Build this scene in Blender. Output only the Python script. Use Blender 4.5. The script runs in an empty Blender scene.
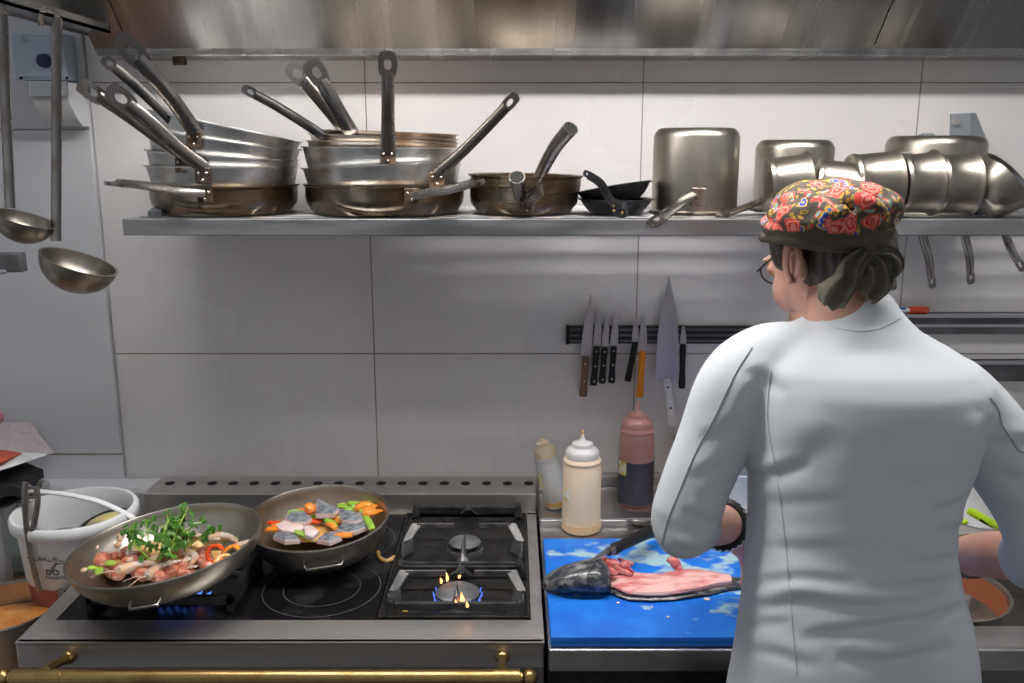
import bpy, bmesh, math, random
from mathutils import Vector, Matrix, Euler
from mathutils.bvhtree import BVHTree
random.seed(7)
S = bpy.context.scene; C = S.collection
R = math.radians; PI = math.pi; V = Vector
# ------------------------------------------------------------------ camera, world, exposure
F, CX, CY, PITCH, EYE = 896.0, 512.0, 341.5, R(12.35), 1.65
cd = bpy.data.cameras.new('camera'); cam = bpy.data.objects.new('camera', cd); C.objects.link(cam)
cam.location = (0, 0, EYE); cam.rotation_euler = (R(90) - PITCH, 0, 0)
cd.sensor_width = 36; cd.lens = F / 1024 * 36; cd.clip_start = .02
S.camera = cam
S.view_settings.view_transform = 'Standard'; S.view_settings.look = 'None'
S.view_settings.gamma = 1; S.view_settings.use_curve_mapping = False
S.view_settings.exposure = 0.06
w = bpy.data.worlds.new('room_light'); S.world = w; w.use_nodes = True
nt = w.node_tree; nt.nodes.clear()
wo = nt.nodes.new('ShaderNodeOutputWorld'); bg = nt.nodes.new('ShaderNodeBackground')
tc = nt.nodes.new('ShaderNodeTexCoord'); ns = nt.nodes.new('ShaderNodeTexNoise'); ns.inputs['Scale'].default_value = 2.3
ns.inputs['Detail'].default_value = 1
rp = nt.nodes.new('ShaderNodeValToRGB')
rp.color_ramp.elements[0].position = .4; rp.color_ramp.elements[0].color = (.08, .085, .09, 1)
rp.color_ramp.elements[1].position = .68; rp.color_ramp.elements[1].color = (.76, .78, .82, 1)
nt.links.new(tc.outputs['Generated'], ns.inputs['Vector']); nt.links.new(ns.outputs['Fac'], rp.inputs['Fac'])
nt.links.new(rp.outputs['Color'], bg.inputs['Color']); bg.inputs['Strength'].default_value = .74
nt.links.new(bg.outputs[0], wo.inputs[0])
STRIPS = [(1.32, 2.17, 30.0), (1.25, 2.20, 50.0)]       # y, z, strength of the lamps inside the hood
# ------------------------------------------------------------------ pixel -> place helpers
cp, sp = math.cos(PITCH), math.sin(PITCH)
def ray(u, v):
    dx = (u - CX) / F; dy = -(v - CY) / F
    return V((dx, cp + dy * sp, -sp + dy * cp))
def W(u, v, y):
    d = ray(u, v); return V((d.x / d.y * y, y, EYE + d.z / d.y * y))
def G(u, v, z):
    d = ray(u, v); t = (z - EYE) / d.z; return V((d.x * t, d.y * t, z))
# ------------------------------------------------------------------ materials
def mat(name, col, rough=.5, metal=0, col2=None, scale=8, stretch=(1, 1, 1), lo=.4, hi=.65, bump=0, bscale=60, bstretch=(1, 1, 1),
        trans=0, ior=1.45, alpha=1, emit=None, estr=0, sss=0, rough2=None, coat=0, detail=4, spec=None):
    m = bpy.data.materials.new(name); m.use_nodes = True; n = m.node_tree; b = n.nodes['Principled BSDF']; L = n.links.new
    b.inputs['Base Color'].default_value = (*col, 1); b.inputs['Roughness'].default_value = rough
    b.inputs['Metallic'].default_value = metal; b.inputs['IOR'].default_value = ior
    b.inputs['Transmission Weight'].default_value = trans; b.inputs['Alpha'].default_value = alpha
    b.inputs['Coat Weight'].default_value = coat
    if spec is not None: b.inputs['Specular IOR Level'].default_value = spec
    if sss: b.inputs['Subsurface Weight'].default_value = sss; b.inputs['Subsurface Radius'].default_value = (.01, .004, .002)
    if emit: b.inputs['Emission Color'].default_value = (*emit, 1); b.inputs['Emission Strength'].default_value = estr
    t = n.nodes.new('ShaderNodeTexCoord')
    if col2 or rough2 is not None:
        mp = n.nodes.new('ShaderNodeMapping'); mp.inputs['Scale'].default_value = stretch; L(t.outputs['Object'], mp.inputs[0])
        no = n.nodes.new('ShaderNodeTexNoise'); no.inputs['Scale'].default_value = scale; no.inputs['Detail'].default_value = detail
        L(mp.outputs[0], no.inputs['Vector'])
        r = n.nodes.new('ShaderNodeValToRGB'); r.color_ramp.elements[0].position = lo; r.color_ramp.elements[1].position = hi
        r.color_ramp.elements[0].color = (*col, 1); r.color_ramp.elements[1].color = (*(col2 or col), 1)
        L(no.outputs['Fac'], r.inputs[0]); L(r.outputs[0], b.inputs['Base Color'])
        if rough2 is not None:
            mr = n.nodes.new('ShaderNodeMapRange'); mr.inputs['From Min'].default_value = lo; mr.inputs['From Max'].default_value = hi
            mr.inputs['To Min'].default_value = rough; mr.inputs['To Max'].default_value = rough2
            L(no.outputs['Fac'], mr.inputs['Value']); L(mr.outputs[0], b.inputs['Roughness'])
    if bump:
        mp = n.nodes.new('ShaderNodeMapping'); mp.inputs['Scale'].default_value = bstretch; L(t.outputs['Object'], mp.inputs[0])
        no = n.nodes.new('ShaderNodeTexNoise'); no.inputs['Scale'].default_value = bscale; L(mp.outputs[0], no.inputs['Vector'])
        bu = n.nodes.new('ShaderNodeBump'); bu.inputs['Strength'].default_value = bump; bu.inputs['Distance'].default_value = .002
        L(no.outputs['Fac'], bu.inputs['Height']); L(bu.outputs[0], b.inputs['Normal'])
    return m
M = {}
M['steel'] = mat('brushed_steel', (.34, .32, .30), .25, 1, (.52, .50, .47), 9, (1.5, 1.5, .5), rough2=.40, bump=.12, bscale=90, bstretch=(1, 1, 12))
M['wok'] = mat('wok_steel', (.30, .275, .24), .36, 1, (.46, .43, .38), 7, (1, 1, 1), rough2=.42, bump=.1, bscale=40)
M['pot'] = mat('used_pot_steel', (.38, .35, .31), .33, 1, (.23, .20, .165), 11, (1, 1, 1), lo=.42, hi=.72, rough2=.46, bump=.08, bscale=120, bstretch=(1, 1, 8))
M['steel_dark'] = mat('browned_steel', (.36, .31, .25), .22, 1, (.13, .085, .05), 10, (1, 1, 1), lo=.38, hi=.62, rough2=.42)
M['alu'] = mat('worn_aluminium', (.72, .72, .71), .36, 1, (.34, .29, .24), 14, (1, 1, 1.5), lo=.5, hi=.74, rough2=.45, bump=.1, bscale=80)
M['alu_brown'] = mat('scorched_aluminium', (.55, .50, .44), .34, 1, (.24, .14, .07), 8, lo=.48, hi=.68, rough2=.5)
M['handle'] = mat('handle_steel', (.36, .335, .315), .22, 1, (.20, .165, .14), 14, lo=.45, hi=.7, rough2=.36)
M['handle_dark'] = mat('handle_soot', (.04, .04, .045), .35, .6, (.12, .11, .1), 20)
M['soot'] = mat('burnt_bracket', (.08, .06, .05), .45, .8, (.3, .2, .12), 60)
M['rivet'] = mat('rivet_steel', (.62, .58, .55), .25, 1)
M['black'] = mat('black_coating', (.012, .012, .014), .32, 0, (.03, .03, .035), 40)
M['blackplastic'] = mat('black_plastic', (.012, .012, .013), .45, spec=.35)
M['hood'] = mat('hood_steel', (.27, .265, .26), .24, 1, (.48, .47, .46), 3.2, (5, .10, .10), lo=.3, hi=.75, rough2=.3, bump=.05, bscale=25, bstretch=(6, .2, .2))
M['shelf'] = mat('shelf_steel', (.38, .38, .38), .36, 1, (.52, .52, .52), 10, (.5, 1, 4), rough2=.48)
M['range'] = mat('range_steel', (.66, .64, .62), .42, 1, (.50, .47, .45), 5, (.4, 2, 2), rough2=.52, bump=.08, bscale=60, bstretch=(.3, 5, 5))
M['range_front'] = mat('range_front_steel', (.40, .37, .35), .30, 1, (.28, .25, .23), 6, (.4, 1, 3), rough2=.42)
M['counter'] = mat('counter_steel', (.52, .50, .49), .32, 1, (.66, .64, .63), 9, (1, 2, 1), rough2=.45)
M['hob'] = mat('hob_glass', (.006, .006, .007), .22, 0, (.03, .03, .032), 14, lo=.5, hi=.75, rough2=.5, bump=.05, spec=.3)
M['iron'] = mat('cast_iron', (.014, .014, .015), .42, .1, (.04, .04, .04), 30, rough2=.6, bump=.3, bscale=200)
M['iron_worn'] = mat('worn_iron', (.10, .10, .10), .40, .6, (.22, .21, .2), 30, rough2=.55, bump=.3, bscale=200)
M['enamel'] = mat('burner_enamel', (.010, .010, .011), .25, 0, (.022, .02, .018), 25, rough2=.45, spec=.3)
M['cap'] = mat('burner_cap', (.10, .10, .11), .5, .4, (.2, .2, .21), 25)
M['brass'] = mat('brass', (.44, .30, .12), .32, 1, (.26, .17, .06), 30, (1, 1, 1), lo=.45, hi=.75, rough2=.42)
M['hole'] = mat('dark_gap', (.004, .004, .004), .7)
M['grout'] = mat('grout', (.22, .19, .13), .8, 0, (.34, .32, .28), 9)
M['blue'] = mat('blue_board', (.006, .13, .60), .42, 0, (.012, .19, .70), 20, bump=.25, bscale=120)
M['bottle_w'] = mat('cloudy_plastic', (.80, .64, .46), .35, 0, sss=.1)
M['plastic_clear'] = mat('milky_plastic', (.78, .79, .80), .32, 0, trans=.35, sss=.1)
M['sauce_beige'] = mat('beige_sauce', (.74, .52, .32), .35, sss=.2)
M['sauce_amber'] = mat('amber_sauce', (.62, .33, .08), .3, sss=.2)
M['rose'] = mat('stained_plastic', (.52, .26, .24), .3, trans=.1)
M['soy'] = mat('dark_sauce', (.050, .052, .075), .3)
M['orangejar'] = mat('orange_sauce', (.62, .22, .03), .3)
M['navy'] = mat('navy_cap', (.02, .02, .09), .4)
M['label'] = mat('yellow_sticker', (.72, .62, .12), .6, 0, (.82, .80, .7), 90, lo=.45, hi=.5)
M['wood'] = mat('brown_wood', (.10, .055, .035), .5, 0, (.2, .12, .08), 20, (1, 1, .2))
M['blade'] = mat('knife_steel', (.42, .42, .43), .30, 1, (.55, .54, .54), 12, (1, 1, .2), rough2=.4)
M['white_plastic'] = mat('white_plastic', (.78, .79, .80), .35)
M['orange_plastic'] = mat('orange_plastic', (.85, .28, .01), .4)
M['rack'] = mat('rack_black', (.02, .02, .022), .35)
M['rack_edge'] = mat('rack_aluminium', (.55, .56, .58), .3, 1)
M['rack_dark'] = mat('rack_magnet', (.10, .10, .105), .4, .5, (.16, .16, .17), 20)
M['fishskin'] = mat('fish_skin', (.028, .033, .040), .28, 0, (.26, .25, .24), 48, (1, 2, 2), lo=.48, hi=.72, coat=.3, bump=.3, bscale=300, rough2=.35)
M['flesh'] = mat('fish_flesh', (.58, .15, .15), .26, 0, (.76, .46, .43), 42, (.5, 1.5, 1), lo=.38, hi=.58, sss=.15, coat=.5, bump=.9, bscale=90, bstretch=(.5, 1.5, 1))
M['blood'] = mat('raw_red', (.34, .03, .03), .2, 0, (.66, .26, .24), 45, coat=.5)
M['skin'] = mat('skin', (.62, .36, .28), .5, 0, (.54, .26, .19), 14, sss=.12, lo=.45, hi=.75)
M['hair'] = mat('dark_hair', (.035, .026, .022), .55, 0, (.15, .12, .11), 90, (1, 1, .12), lo=.5, hi=.7, bump=.6, bscale=160, bstretch=(1, 1, .1))
M['cloth'] = mat('jacket_cotton', (.66, .69, .72), .85, 0, (.63, .66, .69), 6, bump=.25, bscale=14, spec=.2)
M['seam'] = mat('jacket_seam', (.38, .41, .45), .8)
M['seam_light'] = mat('jacket_panel_seam', (.60, .66, .73), .8)
M['trousers'] = mat('dark_trousers', (.03, .03, .035), .8)
M['salmon'] = mat('salmon_meat', (.50, .14, .08), .35, 0, (.70, .34, .24), 60, (1, 1, 3), sss=.2, coat=.4)
M['prawn'] = mat('prawn_shell', (.66, .36, .20), .28, 0, (.62, .54, .48), 90, sss=.2, coat=.5)
M['carrot'] = mat('carrot', (.85, .24, .02), .35, 0, (.9, .38, .05), 40, coat=.4)
M['redpepper'] = mat('red_pepper', (.75, .07, .01), .25, coat=.5)
M['green'] = mat('green_leaf', (.045, .15, .015), .42, 0, (.10, .26, .035), 60)
M['greenveg'] = mat('green_pepper', (.22, .42, .03), .3, 0, (.42, .60, .08), 30, coat=.4)
M['onion'] = mat('fried_onion', (.62, .34, .08), .35, 0, (.78, .55, .25), 50, coat=.3)
M['pinkfish'] = mat('pale_fish_fillet', (.76, .54, .52), .3, 0, (.80, .68, .66), 40, coat=.4, sss=.2)
M['greyskin'] = mat('silver_fish_skin', (.14, .16, .19), .28, .35, (.42, .45, .50), 120, coat=.5)
M['soup'] = mat('orange_soup', (.50, .17, .03), .15, 0, (.62, .28, .07), 30, coat=.5)
M['redsauce'] = mat('red_sauce', (.26, .05, .03), .2)
M['bucket'] = mat('bucket_plastic', (.72, .73, .74), .38)
M['bucket_in'] = mat('bucket_film', (.34, .12, .09), .4, 0, (.22, .05, .035), 4, (1, 1, 2), lo=.5, hi=.62)
M['ink'] = mat('black_print', (.02, .02, .02), .6)
M['butter'] = mat('yellow_fat', (.66, .56, .22), .4, 0, (.5, .46, .2), 30)
M['glass'] = mat('clear_glass', (.80, .86, .84), .06, trans=.85, ior=1.2)
M['paper'] = mat('white_paper', (.80, .80, .82), .8)
M['paper_towel'] = mat('paper_towel', (.76, .66, .67), .9, 0, (.70, .60, .61), 60, bump=1.0, bscale=70)
M['redpaper'] = mat('red_card', (.62, .12, .06), .7)
M['blackcloth'] = mat('black_cloth', (.012, .012, .015), .9, bump=.5, bscale=60)
M['olivecloth'] = mat('olive_cloth', (.16, .17, .12), .9, 0, (.05, .055, .05), 20, lo=.5, hi=.55)
M['lime'] = mat('lime_plastic', (.45, .68, .02), .35)
M['paleblue'] = mat('pale_blue_plastic', (.55, .60, .66), .35)
M['box_cool_lit'] = mat('cool_lit_box', (.42, .50, .60), .4, 0, (.48, .55, .64), 6)  # blue cast of the cool corner light put into the box colour
M['dispenser'] = mat('dispenser_plastic', (.66, .67, .68), .3)
M['bracket_grey'] = mat('grey_bracket', (.34, .37, .40), .4, .5)
M['floor'] = mat('floor_tile', (.06, .06, .062), .5, 0, (.09, .09, .092), 4)
M['wood_board'] = mat('wooden_surface', (.30, .18, .09), .6, 0, (.2, .11, .05), 10, (1, 8, 1))
M['lamp'] = mat('lamp_cover', (.9, .9, .9), .5, emit=(1.0, .975, .955), estr=1)
M['lampcase'] = mat('lamp_case', (.5, .5, .5), .5)
M['flame'] = mat('flame', (0, 0, 0), 1, emit=(1.0, .36, .10), estr=5)
M['flame_blue'] = mat('flame_blue', (0, 0, 0), 1, emit=(.10, .22, 1.0), estr=1.2)
M['lens'] = mat('spectacle_wire', (.08, .06, .05), .3, .8)
def tile_mat():
    m = mat('wall_tile', (.78, .75, .74), .24, 0, (.72, .69, .68), 2.2, rough2=.34, bump=.12, bscale=7)
    n = m.node_tree; L = n.links.new; b = n.nodes['Principled BSDF']
    old = b.inputs['Base Color'].links[0].from_socket
    t = n.nodes.new('ShaderNodeTexCoord'); v = n.nodes.new('ShaderNodeTexVoronoi'); v.inputs['Scale'].default_value = 6
    L(t.outputs['Object'], v.inputs['Vector'])
    r = n.nodes.new('ShaderNodeValToRGB'); r.color_ramp.elements[0].position = .02; r.color_ramp.elements[1].position = .035
    r.color_ramp.elements[0].color = (1, 1, 1, 1); r.color_ramp.elements[1].color = (0, 0, 0, 1); L(v.outputs['Distance'], r.inputs[0])
    no = n.nodes.new('ShaderNodeTexNoise'); no.inputs['Scale'].default_value = 3; L(t.outputs['Object'], no.inputs['Vector'])
    r2 = n.nodes.new('ShaderNodeValToRGB'); r2.color_ramp.elements[0].position = .56; r2.color_ramp.elements[1].position = .6; L(no.outputs['Fac'], r2.inputs[0])
    mu = n.nodes.new('ShaderNodeMath'); mu.operation = 'MULTIPLY'; L(r.outputs[0], mu.inputs[0]); L(r2.outputs[0], mu.inputs[1])
    mx = n.nodes.new('ShaderNodeMix'); mx.data_type = 'RGBA'; L(mu.outputs[0], mx.inputs[0]); L(old, mx.inputs[6])
    mx.inputs[7].default_value = (.42, .24, .06, 1); L(mx.outputs[2], b.inputs['Base Color'])
    return m
M['tile'] = tile_mat()
M['panel'] = mat('wall_panel', (.64, .65, .68), .34, 0, (.60, .61, .64), 2.5, rough2=.42)
def scarf_mat():
    m = bpy.data.materials.new('floral_cloth'); m.use_nodes = True; n = m.node_tree; L = n.links.new; b = n.nodes['Principled BSDF']
    b.inputs['Roughness'].default_value = .8
    t = n.nodes.new('ShaderNodeTexCoord')
    nz = n.nodes.new('ShaderNodeTexNoise'); nz.inputs['Scale'].default_value = 55; L(t.outputs['Object'], nz.inputs['Vector'])
    va = n.nodes.new('ShaderNodeVectorMath'); va.operation = 'MULTIPLY_ADD'; L(nz.outputs['Color'], va.inputs[0])
    va.inputs[1].default_value = (.020,) * 3; L(t.outputs['Object'], va.inputs[2])
    def flowers(scale, seed, radius, ramp, prev, bands=None):
        mp = n.nodes.new('ShaderNodeMapping'); mp.inputs['Location'].default_value = (seed, seed * 1.7, seed * .6); L(va.outputs[0], mp.inputs[0])
        v = n.nodes.new('ShaderNodeTexVoronoi'); v.inputs['Scale'].default_value = scale; L(mp.outputs[0], v.inputs['Vector'])
        cr = n.nodes.new('ShaderNodeValToRGB'); cr.color_ramp.interpolation = 'CONSTANT'
        e = cr.color_ramp.elements; e[0].position = 0; e[0].color = (*ramp[0][1], 1); e[1].position = ramp[1][0]; e[1].color = (*ramp[1][1], 1)
        for p_, c_ in ramp[2:]: q = e.new(p_); q.color = (*c_, 1)
        L(v.outputs['Distance'], cr.inputs[0])
        lt = n.nodes.new('ShaderNodeMath'); lt.operation = 'LESS_THAN'; L(v.outputs['Distance'], lt.inputs[0]); lt.inputs[1].default_value = radius
        fac = lt.outputs[0]
        mu = n.nodes.new('ShaderNodeMath'); mu.operation = 'MULTIPLY'; L(fac, mu.inputs[0])
        # the print fills only the upper border of the cloth
        sx = n.nodes.new('ShaderNodeSeparateXYZ'); L(va.outputs[0], sx.inputs[0])
        gt = n.nodes.new('ShaderNodeMath'); gt.operation = 'GREATER_THAN'; L(sx.outputs[2], gt.inputs[0]); gt.inputs[1].default_value = SC_LINE
        L(gt.outputs[0], mu.inputs[1])
        mx = n.nodes.new('ShaderNodeMix'); mx.data_type = 'RGBA'; L(mu.outputs[0], mx.inputs[0])
        if prev is None: mx.inputs[6].default_value = (.075, .062, .042, 1)
        else: L(prev, mx.inputs[6])
        L(cr.outputs[0], mx.inputs[7]); return mx.outputs[2]
    Y = (.72, .42, .02); Rd = (.66, .045, .03); Pk = (.82, .25, .20); Bl = (.02, .06, .36); Te = (.10, .42, .36); Dk = (.05, .04, .03)
    c = flowers(110, 3.1, .36, [(0, Dk), (.14, Y), (.26, Dk), (.32, Y)], None)
    c = flowers(60, 1.3, .27, [(0, Te), (.12, Te), (.2, Rd), (.28, Te)], c)
    c = flowers(44, 7.7, .30, [(0, Y), (.10, Bl), (.2, (.08, .2, .6)), (.25, Y)], c)
    c = flowers(30, 5.2, .37, [(0, Rd), (.08, Pk), (.15, Rd), (.22, Pk), (.29, Rd), (.36, Te)], c)
    L(c, b.inputs['Base Color']); return m
SC_LINE = 1.557
M['scarf'] = scarf_mat()
M['scarf_plain'] = mat('olive_brown_cloth', (.12, .105, .08), .85, 0, (.20, .18, .145), 20, (1, 1, 3))
def board_mat():
    m = M['blue']; n = m.node_tree; L = n.links.new; b = n.nodes['Principled BSDF']; old = b.inputs['Base Color'].links[0].from_socket
    t = n.nodes.new('ShaderNodeTexCoord'); no = n.nodes.new('ShaderNodeTexNoise'); no.inputs['Scale'].default_value = 34; no.inputs['Detail'].default_value = 10
    mp = n.nodes.new('ShaderNodeMapping'); mp.inputs['Scale'].default_value = (.6, 1, 1); L(t.outputs['Object'], mp.inputs[0]); L(mp.outputs[0], no.inputs['Vector'])
    # the wet scale smear lies round the fish
    sx = n.nodes.new('ShaderNodeVectorMath'); sx.operation = 'DISTANCE'; L(t.outputs['Object'], sx.inputs[0]); sx.inputs[1].default_value = SMEAR
    mr = n.nodes.new('ShaderNodeMapRange'); mr.inputs['From Min'].default_value = .03; mr.inputs['From Max'].default_value = .24
    mr.inputs['To Min'].default_value = .13; mr.inputs['To Max'].default_value = -.07; L(sx.outputs['Value'], mr.inputs['Value'])
    ad = n.nodes.new('ShaderNodeMath'); L(no.outputs['Fac'], ad.inputs[0]); L(mr.outputs[0], ad.inputs[1])
    r = n.nodes.new('ShaderNodeValToRGB'); r.color_ramp.elements[0].position = .56; r.color_ramp.elements[1].position = .66; L(ad.outputs[0], r.inputs[0])
    mx = n.nodes.new('ShaderNodeMix'); mx.data_type = 'RGBA'; L(r.outputs[0], mx.inputs[0]); L(old, mx.inputs[6]); mx.inputs[7].default_value = (.34, .50, .58, 1)
    L(mx.outputs[2], b.inputs['Base Color'])
SMEAR = (-.03, .08, 0)
board_mat()
# ------------------------------------------------------------------ mesh builder
def frame(t, hint=V((0, 0, 1))):
    t = t.normalized(); s = t.cross(hint)
    if s.length < 1e-4: s = t.cross(V((1, 0, 0)))
    s.normalize(); return t, s, s.cross(t).normalized()
class MB:
    def __init__(s): s.v = []; s.f = []
    def add(s, vs, fs):
        k = len(s.v); s.v += [V(p) for p in vs]; s.f += [tuple(i + k for i in f) for f in fs]; return s
    def box(s, a, b, rot=None):
        (x0, y0, z0), (x1, y1, z1) = a, b
        vs = [V((x, y, z)) for z in (z0, z1) for y in (y0, y1) for x in (x0, x1)]
        if rot: c = (V(a) + V(b)) / 2; vs = [rot @ (p - c) + c for p in vs]
        return s.add(vs, [(0, 2, 3, 1), (4, 5, 7, 6), (0, 1, 5, 4), (2, 6, 7, 3), (0, 4, 6, 2), (1, 3, 7, 5)])
    def rings(s, rs, caps=True, closed=False):
        n = len(rs[0]); k = len(s.v)
        for r in rs: s.v += [V(p) for p in r]
        m = len(rs)
        for i in range(m if closed else m - 1):
            a = k + i * n; b = k + ((i + 1) % m) * n
            for j in range(n): s.f.append((a + j, a + (j + 1) % n, b + (j + 1) % n, b + j))
        if caps and not closed:
            s.f.append(tuple(k + j for j in reversed(range(n)))); s.f.append(tuple(k + (m - 1) * n + j for j in range(n)))
        return s
    def lathe(s, prof, mtx=None, n=40, closed=False):
        mtx = mtx or Matrix()
        return s.rings([[mtx @ V((max(r, 1e-5) * math.cos(2 * PI * j / n), max(r, 1e-5) * math.sin(2 * PI * j / n), z)) for j in range(n)] for r, z in prof], not closed, closed)
    def tube(s, pts, r, n=10, hint=V((0, 0, 1)), closed=False, sx=1):
        pts = [V(p) for p in pts]; m = len(pts); rr = r if isinstance(r, (list, tuple)) else [r] * m; rs = []; prev = None
        for i, p in enumerate(pts):
            t = (pts[(i + 1) % m] - pts[i - 1]) if closed else (pts[min(i + 1, m - 1)] - pts[max(i - 1, 0)])
            t, a, b = frame(t, hint if prev is None else prev); prev = b
            rs.append([p + (a * math.cos(2 * PI * j / n) * sx + b * math.sin(2 * PI * j / n)) * rr[i] for j in range(n)])
        return s.rings(rs, True, closed)
    def ell(s, c, r, rot=None, n=20, m=12):
        rot = rot or Matrix.Identity(3); c = V(c); rs = []
        for i in range(m + 1):
            a = -PI / 2 + PI * (i if 0 < i < m else (.02 if i == 0 else m - .02)) / m
            rs.append([c + rot @ V((r[0] * math.cos(a) * math.cos(2 * PI * j / n), r[1] * math.cos(a) * math.sin(2 * PI * j / n), r[2] * math.sin(a))) for j in range(n)])
        return s.rings(rs)
    def prism(s, poly, mtx):                # poly in local xy extruded z 0..1 through mtx function (p, k)
        n = len(poly); return s.rings([[mtx(p, k) for p in poly] for k in (0, 1)])
    def xf(s, m): s.v = [m @ p for p in s.v]; return s
    def merge(s, o): return s.add(o.v, o.f)
    def build(s, name, m, parent=None, smooth=True, bevel=0, loc=None, angle=40):
        if parent is not None: L = parent_loc(parent)
        elif loc is not None: L = V(loc)
        else:
            xs = [p.x for p in s.v]; ys = [p.y for p in s.v]; L = V(((min(xs) + max(xs)) / 2, (min(ys) + max(ys)) / 2, min(p.z for p in s.v)))
        me = bpy.data.meshes.new(name); me.from_pydata([p - L for p in s.v], [], s.f)
        bm = bmesh.new(); bm.from_mesh(me)
        bmesh.ops.recalc_face_normals(bm, faces=bm.faces)
        if bevel:
            es = [e for e in bm.edges if len(e.link_faces) == 2 and e.calc_face_angle(0) > R(50)]
            bmesh.ops.bevel(bm, geom=es, offset=bevel, segments=2, profile=.5, affect='EDGES', clamp_overlap=True)
        for f in bm.faces: f.smooth = smooth
        if smooth:
            for e in bm.edges:
                if len(e.link_faces) == 2 and e.calc_face_angle(0) > R(angle): e.smooth = False
        bm.to_mesh(me); bm.free()
        o = bpy.data.objects.new(name, me); C.objects.link(o); me.materials.append(M[m] if isinstance(m, str) else m)
        if parent is not None: o.parent = parent; o['_w'] = list(L)
        else: o.location = L; o['_w'] = list(L)
        return o
def parent_loc(p): return V(p['_w'])
def tag(o, label, cat, group=None, kind=None):
    o['label'] = label; o['category'] = cat
    if group: o['group'] = group
    if kind: o['kind'] = kind
    return o
def thing(name, label, cat, loc, group=None):
    o = bpy.data.objects.new(name, None); C.objects.link(o); o.location = loc; o['_w'] = list(V(loc)); o.empty_display_size = .05
    return tag(o, label, cat, group)
def struct(o): o['kind'] = 'structure'; return o
def dup(o, loc=None, rot=None, label=None, scale=None):
    c = o.copy(); C.objects.link(c)
    if loc is not None: c.location = loc
    if rot is not None: c.rotation_euler = rot
    if scale is not None: c.scale = (scale,) * 3
    if label: c['label'] = label
    for ch in list(o.children):
        k = ch.copy(); C.objects.link(k); k.parent = c
        for g in list(ch.children): q = g.copy(); C.objects.link(q); q.parent = k
    return c
def T(*a): return Matrix.Translation(V(a))
def RX(a): return Matrix.Rotation(R(a), 4, 'X')
def RY(a): return Matrix.Rotation(R(a), 4, 'Y')
def RZ(a): return Matrix.Rotation(R(a), 4, 'Z')
def smoothpts(pts, k=6):
    pts = [V(p) for p in pts]; out = []
    for i in range(len(pts) - 1):
        p0 = pts[max(i - 1, 0)]; p1 = pts[i]; p2 = pts[i + 1]; p3 = pts[min(i + 2, len(pts) - 1)]
        for j in range(k):
            t = j / k; out.append(.5 * ((2 * p1) + (p2 - p0) * t + (2 * p0 - 5 * p1 + 4 * p2 - p3) * t * t + (-p0 + 3 * p1 - 3 * p2 + p3) * t ** 3))
    return out + [pts[-1]]
def lerp_list(vals, n): 
    out = []
    for i in range(n):
        t = i / (n - 1) * (len(vals) - 1); k = min(int(t), len(vals) - 2); out.append(vals[k] + (vals[k + 1] - vals[k]) * (t - k))
    return out
# ------------------------------------------------------------------ room
YW = 1.90; ZC = .90
m = MB().box((-.864, YW, -.0), (2.2, YW + .1, 2.6)); struct(m.build('wall_back', 'tile', smooth=False))
m = MB().box((-2.2, YW - .012, 0), (-.866, YW + .1, 2.6)); struct(m.build('wall_left', 'panel', smooth=False, bevel=.002))
m = MB()
for z in (1.775, 1.207, .64): m.box((-.864, YW - .0006, z - .0012), (2.2, YW + .002, z + .0012))
for x in (-.30, .268, .835, 1.4): m.box((x - .0012, YW - .0006, 0), (x + .0012, YW + .002, 1.9))
struct(m.build('trim_1', 'grout', smooth=False))
m = MB().box((-2.2, YW - .0128, W(50, 453, YW).z), (-.866, YW - .011, W(50, 451.5, YW).z)).box((-2.2, YW - .0128, W(50, 130, YW).z), (-.866, YW - .011, W(50, 129, YW).z))
struct(m.build('trim_2', 'grout', smooth=False))
struct(MB().box((-1.6, 1.80, .78), (-.772, YW - .013, .925)).build('trim_3', 'panel', smooth=False, bevel=.002))
struct(MB().box((-2.2, -1.5, -.05), (2.2, 2.0, 0)).build('floor', 'floor', smooth=False))
# ------------------------------------------------------------------ hood with lamps
hood = thing('extractor_hood', 'brushed steel extractor hood spanning the top of the picture', 'extractor hood', (0, 1.5, 1.83))
def quadslab(a, b, c, d, t):
    n = (b - a).cross(d - a).normalized() * t
    return MB().rings([[a, b, c, d], [a + n, b + n, c + n, d + n]])
ylip, zlip = 1.80, 1.822
def hp(x, k): return V((x, ylip - k, zlip + k + .012))
segs = [(-.80, -.733), (-.730, .690), (.693, 1.6)]
for a, b in segs:
    quadslab(hp(a, 0), hp(b, 0), hp(b, .34), hp(a, .34), .004).build('back_panel', 'hood', hood, smooth=False)
MB().box((-.80, 1.80, zlip - .004), (1.6, YW - .001, zlip + .008)).build('lip', 'hood', hood, smooth=False, bevel=.002)
MB().box((-.80, 1.797, zlip + .004), (1.6, 1.801, zlip + .016)).build('drip_rim', 'hood', hood, smooth=False)
MB().box((-.80, .50, 2.235), (1.6, YW - .001, 2.25)).build('roof_panel', 'hood', hood, smooth=False)
MB().box((-.80, .50, 1.98), (1.6, .51, 2.235)).build('front_panel', 'hood', hood, smooth=False)
g = MB()
g.box((-.80, .50, 1.856), (-.755, 1.80, 1.861)).box((-.760, .50, 1.856), (-.755, 1.80, 1.872)).box((-.804, .50, 1.852), (-.799, YW - .002, 2.235))
g.build('side_gutter', 'hood', hood, smooth=False)
p = W(180, 61, 1.83); MB().box((p.x - .013, 1.822, p.z - .008), (p.x + .013, 1.834, p.z + .010)).build('hook_clip', 'soot', hood, smooth=False, bevel=.002)
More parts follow.
